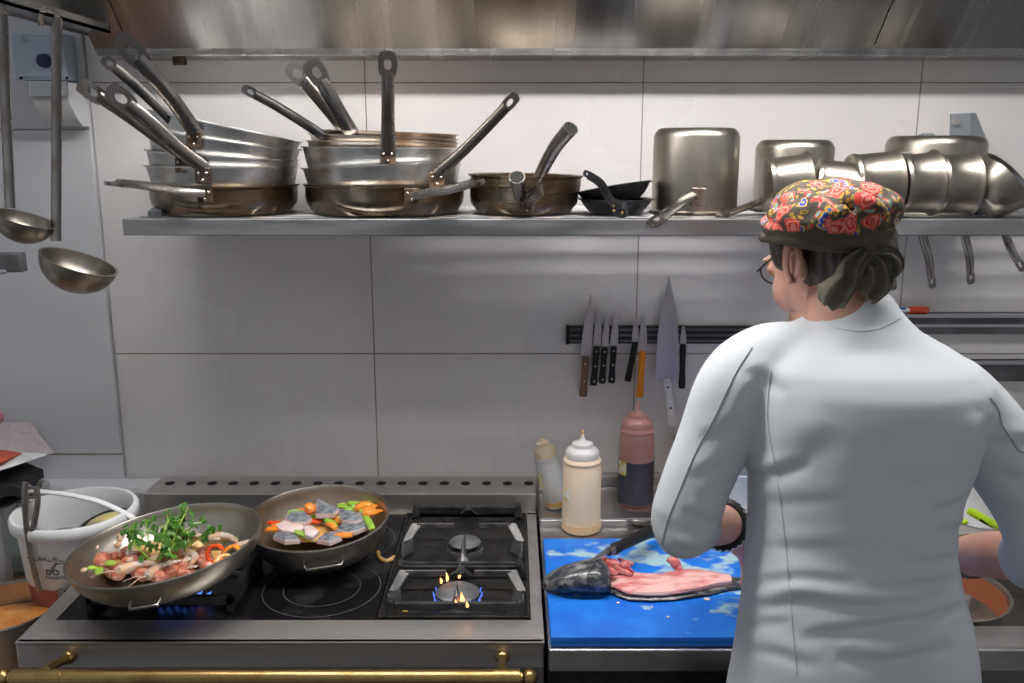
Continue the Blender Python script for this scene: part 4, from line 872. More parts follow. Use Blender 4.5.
for i, (u, v, a_) in enumerate(((275, 523, 60), (278, 526, 65), (274, 530, 50), (304, 512, -40), (334, 520, -50), (331, 526, -50), (338, 514, 80), (316, 508, 80), (343, 536, 10), (313, 522, 20), (376, 513, 55), (371, 508, 50), (363, 506, 60), (348, 503, 40))):
    strip('carrot_strip', 'strip of carrot among the vegetables in the smaller wok', 'carrot strip', 'carrot strips in the smaller wok', 'carrot' if i % 3 else 'redpepper', u, v, zv + .010 + (.014 if u > 355 else 0), .034, .0048, a_, rnd.uniform(-20, 20))
for i, (u, v, a_) in enumerate(((313, 520, 20), (319, 518, 40), (331, 524, -30), (302, 535, 10), (352, 510, 30), (358, 509, 10), (362, 513, -50), (366, 520, -60), (369, 525, -60), (347, 531, 5), (354, 504, 50), (345, 507, 0), (296, 513, 0), (374, 503, 30))):
    strip('green_strip', 'strip of green pepper among the vegetables in the smaller wok', 'green pepper strip', 'green strips in the smaller wok', 'greenveg', u, v, zv + .010 + (.012 if u > 350 else 0), .030, .0055, a_, rnd.uniform(-20, 20))
scatter(chunk('carrot_chunk', 'carrot', (.014, .010, .008), 12), 'carrot chunk at the right of the smaller wok', 'carrot chunk', 'carrot chunks in the smaller wok', spots([(361, 508), (366, 506), (310, 508), (369, 512)], zv + .028))
def fillet(label, pts, z, skinpart):
    ps = [at(u, v, z) for u, v in pts]; c = sum(ps, V()) / len(ps); t = thing('fish_fillet', label, 'fish fillet', c, 'fish fillets in the smaller wok')
    def slab_(s, z0, z1): 
        lp = [c + (p - c) * s for p in ps]; K = len(lp); fine = []
        for i in range(K):
            a, b = lp[i], lp[(i + 1) % K]; fine += [a.lerp(b, f) for f in (0, .33, .66)]
        dome = lambda p, zz: p + V((0, 0, zz + .0012 * math.sin(p.x * 90) ))
        return MB().rings([[dome(c + (p - c) * .9, z0) for p in fine], [dome(p, z0 + .001) for p in fine], [dome(p, z1 - .001) for p in fine], [dome(c + (p - c) * .93, z1) for p in fine], [dome(c + (p - c) * .5, z1 + .001) for p in fine]])
    slab_(1, -.006, .003).build('flesh', 'pinkfish', t)
    if skinpart: slab_(.97, .003, .0048).build('skin', 'greyskin', t)
fillet('fish fillet standing up dark skin outward at the back of the smaller wok', [(317, 499), (324, 503), (339, 511), (333, 516), (316, 515)], .972, True)
fillet('silver skinned fish fillet at the right of the smaller wok', [(338, 512), (346, 510), (363, 514), (363, 521), (350, 523), (341, 521)], .968, True)
fillet('narrow silver fillet just in front of the right one in the smaller wok', [(337, 530), (347, 522), (368, 523), (371, 527), (357, 532), (345, 533)], .962, True)
fillet('grey skinned fillet at the back left of the smaller wok', [(284, 519), (292, 513), (306, 514), (312, 519), (306, 524), (292, 524)], .966, True)
fillet('pink fillet flesh side up at the left of the smaller wok', [(275, 525), (285, 521), (300, 524), (305, 528), (297, 534), (283, 532)], .962, False)
fillet('pale pink fillet piece in the middle of the smaller wok', [(304, 526), (312, 526), (319, 532), (313, 538), (305, 535)], .964, False)
fillet('dark skinned fillet at the front left rim of the smaller wok', [(273, 537), (280, 531), (295, 537), (300, 541), (285, 543)], .957, True)
fillet('silver fillet at the front rim of the smaller wok', [(317, 541), (325, 535), (338, 533), (342, 538), (330, 544)], .955, True)
# ------------------------------------------------------------------ left corner clutter
ws = tag(MB().box((-1.6, 1.20, .75), (-.785, YW - .02, .78)).build('side_table', 'wood_board', smooth=False, bevel=.003), 'brown wooden side surface left of the range', 'side table')
lg = MB()
sidec = thing('side_cabinet', 'low cabinet left of the range carrying the wooden surface', 'cabinet', (-1.2, 1.5, 0)); MB().box((-1.58, 1.22, 0), (-.785, YW - .03, .749)).build('body', 'range_front', sidec, smooth=False); MB().box((-1.5, 1.212, .05), (-.80, 1.22, .72)).build('door', 'range_front', sidec, smooth=False, bevel=.002)
ZT = .78
# soup pot
c = G(4, 606, .88); sp_ = thing('soup_pot', 'steel pot of orange soup at the bottom left corner', 'pot', (c.x, c.y, ZT)); r = .088; h = .10
MB().lathe([(0, 0), (r * .9, 0), (r * .97, .01), (r, h - .004), (r + .005, h), (r + .004, h + .003), (r - .003, h), (r - .004, .012), (0, .005)], T(c.x, c.y, ZT + .0005), 56).build('body', 'steel', sp_)
MB().lathe([(0, h * .62), (r - .005, h * .62), (r - .005, h * .60), (0, h * .60)], T(c.x, c.y, ZT), 40).build('soup', 'soup', sp_)
# white bucket
zb_ = .995; c = G(82, 508, zb_); r = .1035; h = zb_ - ZT; bk = thing('plastic_bucket', 'white plastic bucket with printed label and bail handle', 'bucket', (c.x - .013, c.y, ZT))
cx_, cy_ = c.x - .013, c.y
MB().lathe([(0, 0), (r * .80, 0), (r * .83, .005), (r * .955, h - .022), (r + .003, h - .022), (r + .006, h - .018), (r + .006, h - .004), (r + .003, h), (r - .003, h), (r - .006, h - .006), (r * .93, h - .03), (r * .81, .006), (0, .004)], T(cx_, cy_, ZT + .0005), 64).build('body', 'bucket', bk)
MB().lathe([(r * .83 + .0012, .006), (r * .891 + .0010, h * .45), (r * .891, h * .45), (r * .83, .006)], T(cx_, cy_, ZT + .0005), 64, closed=True).build('red_stain_band', 'bucket_in', bk)
pts = [V((cx_ + (r + .007) * math.cos(a_) , cy_ + (r + .004) * math.sin(a_) * .25 + .0, zb_ + .012 + .016 * math.sin(a_))) for a_ in [PI * k_ / 16 for k_ in range(17)]]
pts[0].z = zb_ - .012; pts[-1].z = zb_ - .012
pts = [W(147, 528, cy_ - .02), W(128, 515, cy_ - .02), W(100, 502, cy_ - .01), (W(70, 495, cy_)), W(45, 492, cy_ + .01), W(30, 492, cy_ + .02), W(22, 502, cy_ + .01)]
MB().tube(smoothpts(pts, 6), .0042, 8, sx=1.6).build('bail_handle', 'white_plastic', bk)
def text(body, size, parent, X, m='ink', name='lettering'):
    cu = bpy.data.curves.new(name, 'FONT'); cu.body = body; cu.size = size; cu.extrude = .0002; cu.align_x = 'CENTER'
    o = bpy.data.objects.new(name, cu); C.objects.link(o); dg = bpy.context.evaluated_depsgraph_get(); dg.update()
    me = bpy.data.meshes.new_from_object(o.evaluated_get(dg)); bpy.data.objects.remove(o)
    mb = MB(); mb.add([X @ v.co for v in me.vertices], [tuple(p.vertices) for p in me.polygons]); return mb.build(name, m, parent, smooth=False)
def wraptext(body, size, az0, z, rr):
    cu = bpy.data.curves.new('t', 'FONT'); cu.body = body; cu.size = size; cu.align_x = 'CENTER'; cu.extrude = .0002
    o = bpy.data.objects.new('t', cu); C.objects.link(o); dg = bpy.context.evaluated_depsgraph_get(); dg.update()
    me = bpy.data.meshes.new_from_object(o.evaluated_get(dg)); bpy.data.objects.remove(o); mb = MB()
    vs = []
    for v in me.vertices:
        a_ = R(az0) + v.co.x / rr; q = rr + .0012 + v.co.z + (v.co.y + z - .128) * .09; vs.append((cx_ + q * math.cos(a_), cy_ + q * math.sin(a_), ZT + z + v.co.y))
    mb.add(vs, [tuple(p.vertices) for p in me.polygons]); return mb
mb = wraptext('po', .024, -92, .128, r * .900); mb.merge(wraptext('~*~^*~*~', .018, -100, .152, r * .92)).merge(wraptext('*~^~*~*', .018, -98, .108, r * .890))
mb.build('label_print', 'ink', bk, smooth=False)
jr = thing('sauce_jar', 'open glass of red sauce standing in the white bucket', 'jar', (cx_ - .012, cy_ - .02, ZT + .02))
MB().lathe([(0, 0), (.036, 0), (.040, .02), (.040, .118), (.038, .118), (.038, .02), (0, .004)], T(cx_ - .022, cy_ - .030, ZT + .055), 40).build('glass', 'plastic_clear', jr)
MB().lathe([(0, .004), (.037, .004), (.037, .108), (0, .108)], T(cx_ - .022, cy_ - .030, ZT + .055), 40).build('sauce', 'redsauce', jr)
mg = thing('spread_tub', 'black rimmed tub of yellow spread standing in the white bucket', 'tub', (cx_ + .04, cy_ + .0, ZT + .02))
X = T(cx_ + .044, cy_ + .012, ZT + .180) @ RY(-14) @ RX(6)
MB().lathe([(0, -.07), (.036, -.07), (.044, 0), (.047, .001), (.047, .004), (.041, .004), (.036, -.01), (0, -.01)], X, 36).build('tub', 'blackplastic', mg)
MB().lathe([(0, -.009), (.038, -.008), (.041, -.001), (.03, .006), (0, .008)], X, 36).build('spread', 'butter', mg)
# tongs
tg = thing('tongs', 'steel tongs hooked over the left rim of the white bucket', 'tongs', W(35, 560, cy_ - .12))
yy = cy_ - .10
for pth in ([(26, 482), (25, 500), (27, 530), (33, 565), (40, 592)], [(36, 486), (38, 500), (35, 520), (32, 533)]):
    pts = smoothpts([W(u, v, yy) for u, v in pth], 5); strip_handle(pts, parent=tg, w0=.0055, w1=.005, hole=False, th=.002, name='arm', m='steel')
MB().tube([W(26, 484, yy), W(31, 487, yy), W(36, 489, yy)], .003, 8).build('hinge', 'handle', tg)
MB().tube([W(76, 561, c1.y - .05), W(58, 575, c1.y - .04), W(50, 582, c1.y - .04)], .003, 8).build('tip', 'handle', tg) if 0 else None
# swing top jar
gj = thing('swing_top_jar', 'clip top glass jar left of the white bucket', 'jar', W(18, 560, 1.62)); X = T(W(26, 520, 1.76).x, 1.76, ZT) @ Matrix.Scale(1.35, 4)
MB().lathe([(0, 0), (.042, 0), (.045, .006), (.045, .095), (.036, .112), (.036, .12), (.033, .12), (.033, .112), (.041, .094), (.041, .008), (0, .004)], X, 40).build('glass', 'glass', gj)
MB().lathe([(0, .122), (.038, .122), (.039, .128), (.03, .136), (0, .138)], X, 40).build('lid', 'glass', gj)
mb = MB().tube([X @ V((.037 * math.cos(a_), .037 * math.sin(a_), .118)) for a_ in [2 * PI * k_ / 24 for k_ in range(24)]], .0016, 6, closed=True)
mb.tube([X @ V(q) for q in ((.012, -.037, .118), (.014, -.044, .10), (.012, -.046, .075), (-.012, -.046, .075), (-.014, -.044, .10), (-.012, -.037, .118))], .0014, 6).tube([X @ V(q) for q in ((.02, -.034, .118), (.022, -.04, .14), (0, -.036, .142), (-.022, -.04, .14), (-.02, -.034, .118))], .0014, 6)
mb.build('wire_clip', 'handle', gj)
# pale tub in the corner under the cloths
pt = thing('white_container', 'pale tall container at the left edge under the cloths', 'container', W(0, 580, 1.58)); x_ = W(-24, 540, 1.56).x
MB().lathe([(0, 0), (.052, 0), (.054, .005), (.050, .195), (.046, .205), (0, .205)], T(x_, 1.56, ZT), 40).build('body', 'bucket', pt)
MB().lathe([(0, .205), (.047, .205), (.048, .21), (.044, .216), (0, .216)], T(x_, 1.56, ZT), 40).build('lid', 'bucket', pt)
# crumpled cloths and papers stacked on it
def sheet(fn, n=14, m_=10, th=.0015):
    top = [[fn(i / n, j / m_) for j in range(m_ + 1)] for i in range(n + 1)]; mb = MB(); vs = [p for r_ in top for p in r_]; K = len(vs); W_ = m_ + 1
    vs2 = vs + [p - V((0, 0, th)) for p in vs]; fs = []
    for i in range(n):
        for j in range(m_):
            a = i * W_ + j; fs.append((a, a + 1, a + W_ + 1, a + W_)); fs.append((K + a, K + a + W_, K + a + W_ + 1, K + a + 1))
    rim = [(0, j) for j in range(m_)] + [(i, m_) for i in range(n)] + [(n, j) for j in range(m_, 0, -1)] + [(i, 0) for i in range(n, 0, -1)]
    idx = [i * W_ + j for i, j in rim]
    for k_ in range(len(idx)): a, b = idx[k_], idx[(k_ + 1) % len(idx)]; fs.append((a, b, K + b, K + a))
    return mb.add(vs2, fs)
def quad(p00, p10, p11, p01, bend=0, wav=0, f=9):
    return lambda a, b: (p00 * (1 - a) * (1 - b) + p10 * a * (1 - b) + p11 * a * b + p01 * (1 - a) * b) + V((0, 0, bend * math.sin(PI * a) + wav * math.sin(a * f + b * 5) * math.cos(b * f)))
yb = 1.66
tag(sheet(quad(W(-40, 515, 1.50), W(38, 498, 1.56), W(44, 478, 1.66), W(-40, 490, 1.70), 0, .006)).build('folded_cloth', 'olivecloth'), 'olive and black folded cloth under the black one', 'cloth')
tag(sheet(quad(W(-40, 498, 1.50), W(20, 490, 1.54), W(43, 467, 1.66), W(-40, 460, 1.72), .01, .005), th=.018).build('folded_cloth', 'blackcloth'), 'black cloth under the papers at the left edge', 'cloth')
tag(sheet(quad(W(-40, 487, 1.50), W(10, 466, 1.53), W(46, 454, 1.66), W(-40, 452, 1.72), .004, 0), th=.003).build('paper_sheet', 'paper'), 'white papers lying over the black cloth at left', 'paper')
tag(sheet(quad(W(-40, 472, 1.515), W(2, 462, 1.54), W(22, 453, 1.66), W(-40, 453, 1.70), .008, 0), th=.001).build('card_sheet', 'redpaper'), 'red card lying on the white papers at left', 'card')
tag(sheet(quad(W(-50, 462, YW - .06), W(55, 454, YW - .03), W(30, 422, YW - .018), W(-50, 424, YW - .02), 0, .003, 14), 20, 14).build('paper_towel', 'paper_towel'), 'embossed paper towel propped against the wall at left', 'paper towel')
tag(MB().ell(W(-3, 418, YW - .05), (.014, .012, .014), n=16, m=10).build('pink_sponge', mat('pink_foam', (.75, .25, .30), .8)), 'pink sponge peeking in at the left edge above the towel', 'sponge')
# ------------------------------------------------------------------ right side behind the cook
lt = thing('lime_scraper', 'lime green plastic scraper in the white tub right of the cook', 'scraper', W(985, 520, 1.62))
a = W(968, 510, 1.60); b = W(1000, 528, 1.58); d = (b - a).normalized()
MB().tube([a, a + d * .008, b - d * .01, b], [.006, .008, .008, .005], 10, sx=.7).build('grip', 'lime', lt)
MB().tube([W(980, 519, 1.59), W(992, 526, 1.585)], .004, 8).build('dark_slot', 'hole', lt); MB().ell(W(964, 522, 1.60), (.008, .006, .006)).build('tip', 'lime', lt)
x_ = W(985, 520, 1.72).x
tb = thing('white_tub', 'white plastic tub behind the cook right forearm', 'tub', (x_, 1.72, ZC)); MB().lathe([(0, 0), (.075, 0), (.085, .10), (.089, .105), (.089, .11), (.082, .11), (.072, .004), (0, .004)], T(x_, 1.74, ZC + .001), 40).build('body', 'bucket', tb)
bw = G(935, 640, ZC - .03); bl = thing('steel_bowl', 'steel bowl with brown lining in the sink right of the cook', 'bowl', (bw.x, bw.y + .12, ZC - .115))
bxc, byc = G(925, 625, ZC + .0).x + .0, 1.44
MB().lathe([(0, 0), (.06, 0), (.098, .045), (.118, .105), (.121, .106), (.121, .109), (.116, .108), (.096, .047), (.057, .003), (0, .003)], T(.64 + .10, byc, ZC - .113), 48).build('body', 'steel', bl)
MB().lathe([(.104, .066), (.113, .102), (.1115, .102), (.102, .066)], T(.74, byc, ZC - .113), 48, closed=True).build('lining', mat('brown_glaze', (.26, .08, .035), .4), bl)
MB().box((1.02, 1.36, ZC - .114), (1.16, 1.55, ZC - .07)).build('wire_basket', 'rack_edge', smooth=False, bevel=.003)
o = bpy.data.objects['wire_basket']; tag(o, 'small steel basket in the sink at the far right', 'basket')
PERSON = True
# ------------------------------------------------------------------ the cook
def remeshed(mb, voxel, smooth_it, fac=.6):
    me = bpy.data.meshes.new('tmp'); me.from_pydata(mb.v, [], mb.f); bm = bmesh.new(); bm.from_mesh(me); bmesh.ops.recalc_face_normals(bm, faces=bm.faces); bm.to_mesh(me); bm.free()
    o = bpy.data.objects.new('tmp', me); C.objects.link(o)
    r_ = o.modifiers.new('r', 'REMESH'); r_.mode = 'VOXEL'; r_.voxel_size = voxel
    s_ = o.modifiers.new('s', 'SMOOTH'); s_.iterations = smooth_it; s_.factor = fac
    dg = bpy.context.evaluated_depsgraph_get(); dg.update(); m2 = bpy.data.meshes.new_from_object(o.evaluated_get(dg)); bpy.data.objects.remove(o)
    return m2
def mesh_obj(name, me, m, parent):
    L = parent_loc(parent); bm = bmesh.new(); bm.from_mesh(me); bmesh.ops.translate(bm, verts=bm.verts, vec=-L)
    for f in bm.faces: f.smooth = True
    bm.to_mesh(me); bm.free(); o = bpy.data.objects.new(name, me); C.objects.link(o); me.name = name; me.materials.clear(); me.materials.append(M[m]); o.parent = parent; o['_w'] = list(L); return o
PX, PY = W(856, 600, 1.06).x, 1.06
ck = thing('person', 'cook in white jacket and floral headscarf seen from behind, cutting fish at the counter', 'person', (PX, PY, 0))
HC = W(826, 253, 1.20); HM = T(*HC) @ RZ(30) @ RX(-24) @ Matrix.Scale(.90, 4)
def hx(x, y, z): return HM @ V((x, y, z))
H3 = HM.to_3x3()
bd_ = MB()
def he(c, r, rot=None, mb=None): (mb or bd_).ell(hx(*c), r, H3 @ (rot or Matrix.Identity(3)), 28, 18)
he((0, -.008, .020), (.072, .092, .080)); he((0, .028, -.028), (.058, .060, .084)); he((0, .040, -.082), (.044, .048, .036)); he((0, .076, -.104), (.018, .016, .016))
he((0, .096, -.022), (.011, .017, .022)); he((0, .108, -.032), (.013, .010, .009)); he((0, .084, .018), (.044, .012, .009)); he((0, .088, -.060), (.022, .010, .009))
for s_ in (-1, 1):
    he((s_ * .030, .078, .000), (.013, .011, .010)); he((s_ * .036, .052, -.040), (.024, .028, .034))
    he((s_ * .072, -.008, -.020), (.008, .014, .022))
NB = W(852, 332, 1.13)
bd_.tube(smoothpts([hx(0, -.020, .0), hx(0, -.030, -.055), NB + V((-.006, .02, .03)), NB + V((0, 0, -.03)), NB + V((0, -.01, -.10))], 4), lerp_list([.046, .045, .048, .060, .09], 17), 24)
def tring(v, uL, uR, yc, b, shrink=0, n=40, p=2.4):
    a_ = W(uL, v, yc); c_ = W(uR, v, yc); cx = (a_.x + c_.x) / 2; hw = (c_.x - a_.x) / 2 - shrink; b -= shrink; out = []
    for j in range(n):
        t = 2 * PI * j / n; co, si = math.cos(t), math.sin(t); out.append(V((cx + math.copysign(abs(co) ** (2 / p), co) * hw, yc + math.copysign(abs(si) ** (2 / p), si) * b, a_.z)))
    return out
TOR = [(760, 722, 978, 1.05, .135), (700, 731, 971, 1.055, .14), (683, 735, 967, 1.055, .142), (660, 739, 965, 1.06, .14), (630, 743, 963, 1.06, .135), (600, 747, 958, 1.065, .128), (575, 748, 951, 1.07, .122), (550, 750, 946, 1.075, .12), (520, 752, 944, 1.085, .12),
       (490, 752, 949, 1.09, .122), (460, 750, 960, 1.095, .124), (430, 748, 973, 1.10, .125), (400, 746, 984, 1.105, .124), (378, 748, 982, 1.11, .12), (360, 752, 968, 1.115, .11), (345, 762, 945, 1.12, .095), (334, 776, 925, 1.125, .08), (325, 800, 910, 1.13, .068), (318, 814, 903, 1.135, .060)]
bd_.rings([tring(*t_, shrink=.02, n=28) for t_ in TOR[1:-2]])
def P3(t): return W(*t)
LS, LE, LW = P3((772, 372, 1.115)), P3((694, 520, 1.095)), P3((733, 526, 1.31))
RS, RE, RW = P3((968, 384, 1.105)), P3((1050, 548, 1.06)), P3((952, 558, 1.28))
bd_.tube(smoothpts([P3((768, 370, 1.115)), P3((738, 398, 1.112)), P3((716, 440, 1.108)), P3((696, 485, 1.10)), P3((685, 518, 1.10)), P3((694, 525, 1.14)), LE.lerp(LW, .7), LW], 4), lerp_list([.036, .040, .038, .036, .033, .032, .031, .030, .026], 29), 18)
bd_.tube(smoothpts([P3((950, 400, 1.105)), P3((974, 428, 1.10)), P3((1006, 466, 1.09)), P3((1034, 506, 1.075)), P3((1048, 545, 1.066)), P3((1036, 556, 1.11)), RE.lerp(RW, .6), RW], 4), lerp_list([.036, .040, .038, .038, .036, .038, .036, .032, .026], 29), 18)
def hand(wr, tip, across, thumb_side, curl=.6):
    d = (tip - wr).normalized(); ac = (across - d * across.dot(d)).normalized(); pn = d.cross(ac).normalized()
    if pn.z > 0: pn = -pn                       # palm looks down
    R3 = Matrix((ac, d, pn)).transposed()
    bd_.ell(wr + d * .045 + pn * .004, (.040, .050, .017), R3, 18, 12); bd_.tube([wr - d * .03, wr + d * .02], [.026, .024], 14)
    for k_, (ofs, ln) in enumerate(((-.030, .062), (-.010, .074), (.010, .078), (.030, .070))):
        ofs = ofs if thumb_side > 0 else -ofs
        p0 = wr + d * .075 + ac * ofs * .9; c1_ = curl * (.9 + .08 * k_); pts = [p0 - d * .02, p0]; an = c1_ * .6; p_ = p0
        for seg in (.42, .32, .26): p_ = p_ + (d * math.cos(an) + pn * math.sin(an)) * ln * seg; pts.append(p_); an += c1_ * .8
        bd_.tube(pts, [.0090, .0092, .0086, .0078, .0060], 10)
    p0 = wr + d * .028 + ac * .030 * thumb_side; q0 = (ac * thumb_side * .8 + d * .7 + pn * .35).normalized(); q1 = (d + pn * .6).normalized()
    bd_.tube([p0 - q0 * .012, p0 + q0 * .022, p0 + q0 * .030 + q1 * .022, p0 + q0 * .030 + q1 * .042], [.013, .0115, .010, .0075], 12)
hand(LW, G(770, 572, ZB + .05), V((.6, -.75, .3)), 1, .75)
hand(RW, W(905, 585, 1.36), V((.75, .6, 0)), -1, .7)
# legs and feet inside the trousers
for s_ in (-1, 1): bd_.tube([(PX + s_ * .065, PY, .90), (PX + s_ * .085, PY - .005, .5), (PX + s_ * .09, PY - .02, .09), (PX + s_ * .09, PY + .02, .05)], [.065, .050, .038, .035], 18)
skin_me = remeshed(bd_, .0032, 5)
bme = bmesh.new(); bme.from_mesh(skin_me)
em = MB()
for s_ in (-1, 1):
    def ex(a_, rr, out): a2 = R(a_); return hx(s_ * (.072 + out + .010 * (1 - math.cos(a2)) * .5), -.010 + .018 * rr * math.cos(a2) - .007 * rr * math.sin(a2), -.014 + .031 * rr * math.sin(a2) * (1 if math.sin(a2) > 0 else .92))
    em.tube([ex(-60 + k_ * 15, 1, .007) for k_ in range(20)], lerp_list([.004, .0050, .0052, .0050, .0046, .0060], 20), 10)
    em.rings([[ex(k_ * 15, rr, o_) for k_ in range(24)] for rr, o_ in ((1.0, .004), (.85, .004), (.6, .0), (.3, -.002), (.05, -.002))])
    em.tube([ex(-50 + k_ * 20, .55, .004) for k_ in range(9)], .0034, 8)
vv = [bme.verts.new(p) for p in em.v]
for f_ in em.f:
    try: bme.faces.new([vv[i] for i in f_])
    except ValueError: pass
bmesh.ops.recalc_face_normals(bme, faces=bme.faces); bme.to_mesh(skin_me); bme.free()
mesh_obj('body', skin_me, 'skin', ck)
# jacket
jk = MB(); jk.rings([tring(*t_) for t_ in TOR])
def sleeve(pts, rad, n=22):
    p = smoothpts([P3(q) for q in pts], 5); jk.tube(p, lerp_list(rad, len(p)), n)
sleeve([(805, 362, 1.115), (768, 366, 1.115), (737, 390, 1.112), (716, 436, 1.108), (696, 483, 1.10), (684, 517, 1.095)], [.050, .055, .056, .051, .047, .045, .044])
sleeve([(692, 495, 1.10), (685, 520, 1.10), (689, 525, 1.12), (694, 526, 1.15)], [.046, .046, .044, .041, .038])
jk.ell(P3((684, 528, 1.095)), (.041, .045, .040)); jk.ell(P3((756, 366, 1.115)), (.046, .045, .044))
sleeve([(920, 382, 1.108), (948, 394, 1.105), (976, 422, 1.10), (1007, 462, 1.09), (1034, 505, 1.075), (1050, 545, 1.062)], [.046, .052, .053, .052, .050, .050])
sleeve([(1042, 520, 1.07), (1050, 550, 1.065), (1042, 557, 1.09), (1030, 557, 1.12)], [.050, .050, .048, .045])
NC = (W(815, 318, 1.135) + W(903, 318, 1.135)) / 2
jk.rings([tring(325, 806, 912, 1.13, .066), tring(314, 818, 901, 1.14, .060), tring(302, 824, 892, 1.15, .055), tring(297, 827, 889, 1.153, .052), tring(291, 831, 886, 1.157, .049)])
jm = remeshed(jk, .0048, 9)
FO = [([(738, 604), (770, 607), (800, 601), (850, 608), (900, 606), (958, 592)], .0065, .008), ([(800, 638), (845, 632), (883, 626), (930, 618), (966, 606)], .006, .008), ([(836, 656), (870, 663), (905, 660), (955, 645)], .006, .009),
      ([(870, 587), (915, 586), (958, 580)], .005, .007), ([(748, 583), (800, 578), (850, 582)], .003, .006), ([(742, 478), (775, 474), (810, 464)], .006, .007), ([(775, 468), (805, 458), (840, 440)], .004, .016), ([(930, 512), (952, 507), (968, 496)], .004, .006),
      ([(940, 532), (965, 527)], .004, .006), ([(740, 500), (790, 503), (850, 498)], .002, .008), ([(885, 478), (915, 484), (950, 476)], .002, .010), ([(740, 545), (800, 548), (870, 545)], .002, .007), ([(905, 560), (935, 563), (962, 556)], .004, .006),
      ([(748, 425), (752, 400), (762, 380)], .004, .008), ([(975, 470), (985, 440), (992, 415)], .004, .008), ([(740, 650), (780, 655), (815, 668)], .003, .008), ([(745, 625), (790, 622)], .003, .007), ([(745, 372), (765, 380), (785, 395)], .003, .007),
      ([(683, 508), (700, 520), (716, 522)], .004, .006), ([(690, 480), (712, 470), (735, 465)], .003, .007), ([(672, 545), (690, 553), (710, 545)], .004, .006), ([(700, 440), (722, 432), (742, 415)], .003, .007), ([(998, 470), (1018, 480), (1040, 478)], .004, .007), ([(985, 440), (1010, 445), (1035, 440)], .003, .007), ([(995, 505), (1015, 512), (1040, 510)], .003, .007)]
yS = .98
FS = []
for pl, amp, wd in FO:
    q = [W(u, v, yS) for u, v in pl]; sm = smoothpts(q, 4); FS.append(([(p.x, p.z) for p in sm], amp, wd))
def fold(x, z):
    d_ = 0
    for pl, amp, wd in FS:
        best = 9; sg = 0; endf = 1; K = len(pl)
        if abs(z - pl[0][1]) > .2 : continue
        for i in range(K - 1):
            ax, az = pl[i]; bx_, bz = pl[i + 1]; ex, ez = bx_ - ax, bz - az; L2 = ex * ex + ez * ez
            t = max(0, min(1, ((x - ax) * ex + (z - az) * ez) / L2)); dx_, dz_ = x - ax - ex * t, z - az - ez * t; dd_ = math.hypot(dx_, dz_)
            if dd_ < best: best = dd_; sg = 1 if ex * dz_ - ez * dx_ > 0 else -1; g_ = (i + t) / (K - 1); endf = math.sin(PI * min(1, max(.0, g_))) ** .6
        sd_ = best * sg; d_ += amp * endf * (-math.exp(-(sd_ / wd) ** 2) + .8 * math.exp(-((sd_ - 1.9 * wd) / (1.5 * wd)) ** 2))
    return d_
bmj = bmesh.new(); bmj.from_mesh(jm); bmj.normal_update()
for v_ in bmj.verts:
    c_ = v_.co
    if v_.normal.y < .3 and c_.z < 1.45:
        k_ = min(1, (.3 - v_.normal.y) / .5); f_ = c_.y / yS
        # bring the point to the reference depth along the line of sight used to lay the folds out on the cloth
        v_.co = c_ + v_.normal * (fold(c_.x / f_ , EYE + (c_.z - EYE) / f_) * k_ * .9)
for _ in range(1): bmesh.ops.smooth_vert(bmj, verts=bmj.verts, factor=.3, use_axis_x=True, use_axis_y=True, use_axis_z=True)
bmj.to_mesh(jm); bvh = BVHTree.FromBMesh(bmj); bmj.free()
jacket = mesh_obj('jacket', jm, 'cloth', ck)
def on_jacket(u, v, off=.0004):
    d = ray(u, v).normalized(); h_ = bvh.ray_cast(V((0, 0, EYE)), d)
    return (h_[0] + h_[1] * off) if h_[0] else None
def seam(px, r, m, name='seam'):
    sm = smoothpts([V((u, v, 0)) for u, v in px], 10); pts = [on_jacket(p.x, p.y) for p in sm]; pts = [p for p in pts if p]
    MB().tube(pts, r, 6).build(name, m, jacket)
seam([(752, 348), (735, 375), (716, 415), (697, 450), (680, 490), (668, 520), (662, 545)], .0011, 'seam')
seam([(990, 398), (998, 410), (1002, 425), (1012, 440), (1018, 450), (1024, 452)], .0011, 'seam')
seam([(770, 372), (768, 420), (776, 470), (783, 520), (788, 570), (792, 620), (797, 675)], .0010, 'seam_light')
seam([(697, 478), (703, 520), (702, 555)], .0006, 'seam_light') if 0 else None
seam([(820, 320), (845, 330), (875, 330), (900, 318)], .0010, 'seam_light')
# hem under the jacket: trousers and shoes
tr_ = MB().rings([tring(740, 716, 988, 1.052, .128, shrink=.006)[::-1] if 0 else [V((PX + .150 * math.cos(a_), PY + .125 * math.sin(a_), z_)) for a_ in [2 * PI * k_ / 28 for k_ in range(28)]] for z_ in (.78, .88, .95)])
for s_ in (-1, 1): tr_.tube([(PX + s_ * .075, PY, .86), (PX + s_ * .082, PY - .005, .5), (PX + s_ * .09, PY - .02, .06)], [.092, .070, .055], 20)
mesh_obj('trousers', remeshed(tr_, .008, 3), 'trousers', ck)
for s_ in (-1, 1):
    x0 = PX + s_ * .09; MB().rings([[V((x0 + .046 * w_ * math.cos(a_), PY - .07 + q, max(.001, .04 + h_ * math.sin(a_)))) for a_ in [2 * PI * k_ / 18 for k_ in range(18)]] for q, w_, h_ in ((0, .6, .03), (.02, .85, .045), (.10, .9, .05), (.16, 1, .035), (.20, .7, .02))]).build('shoe', 'blackplastic', ck)
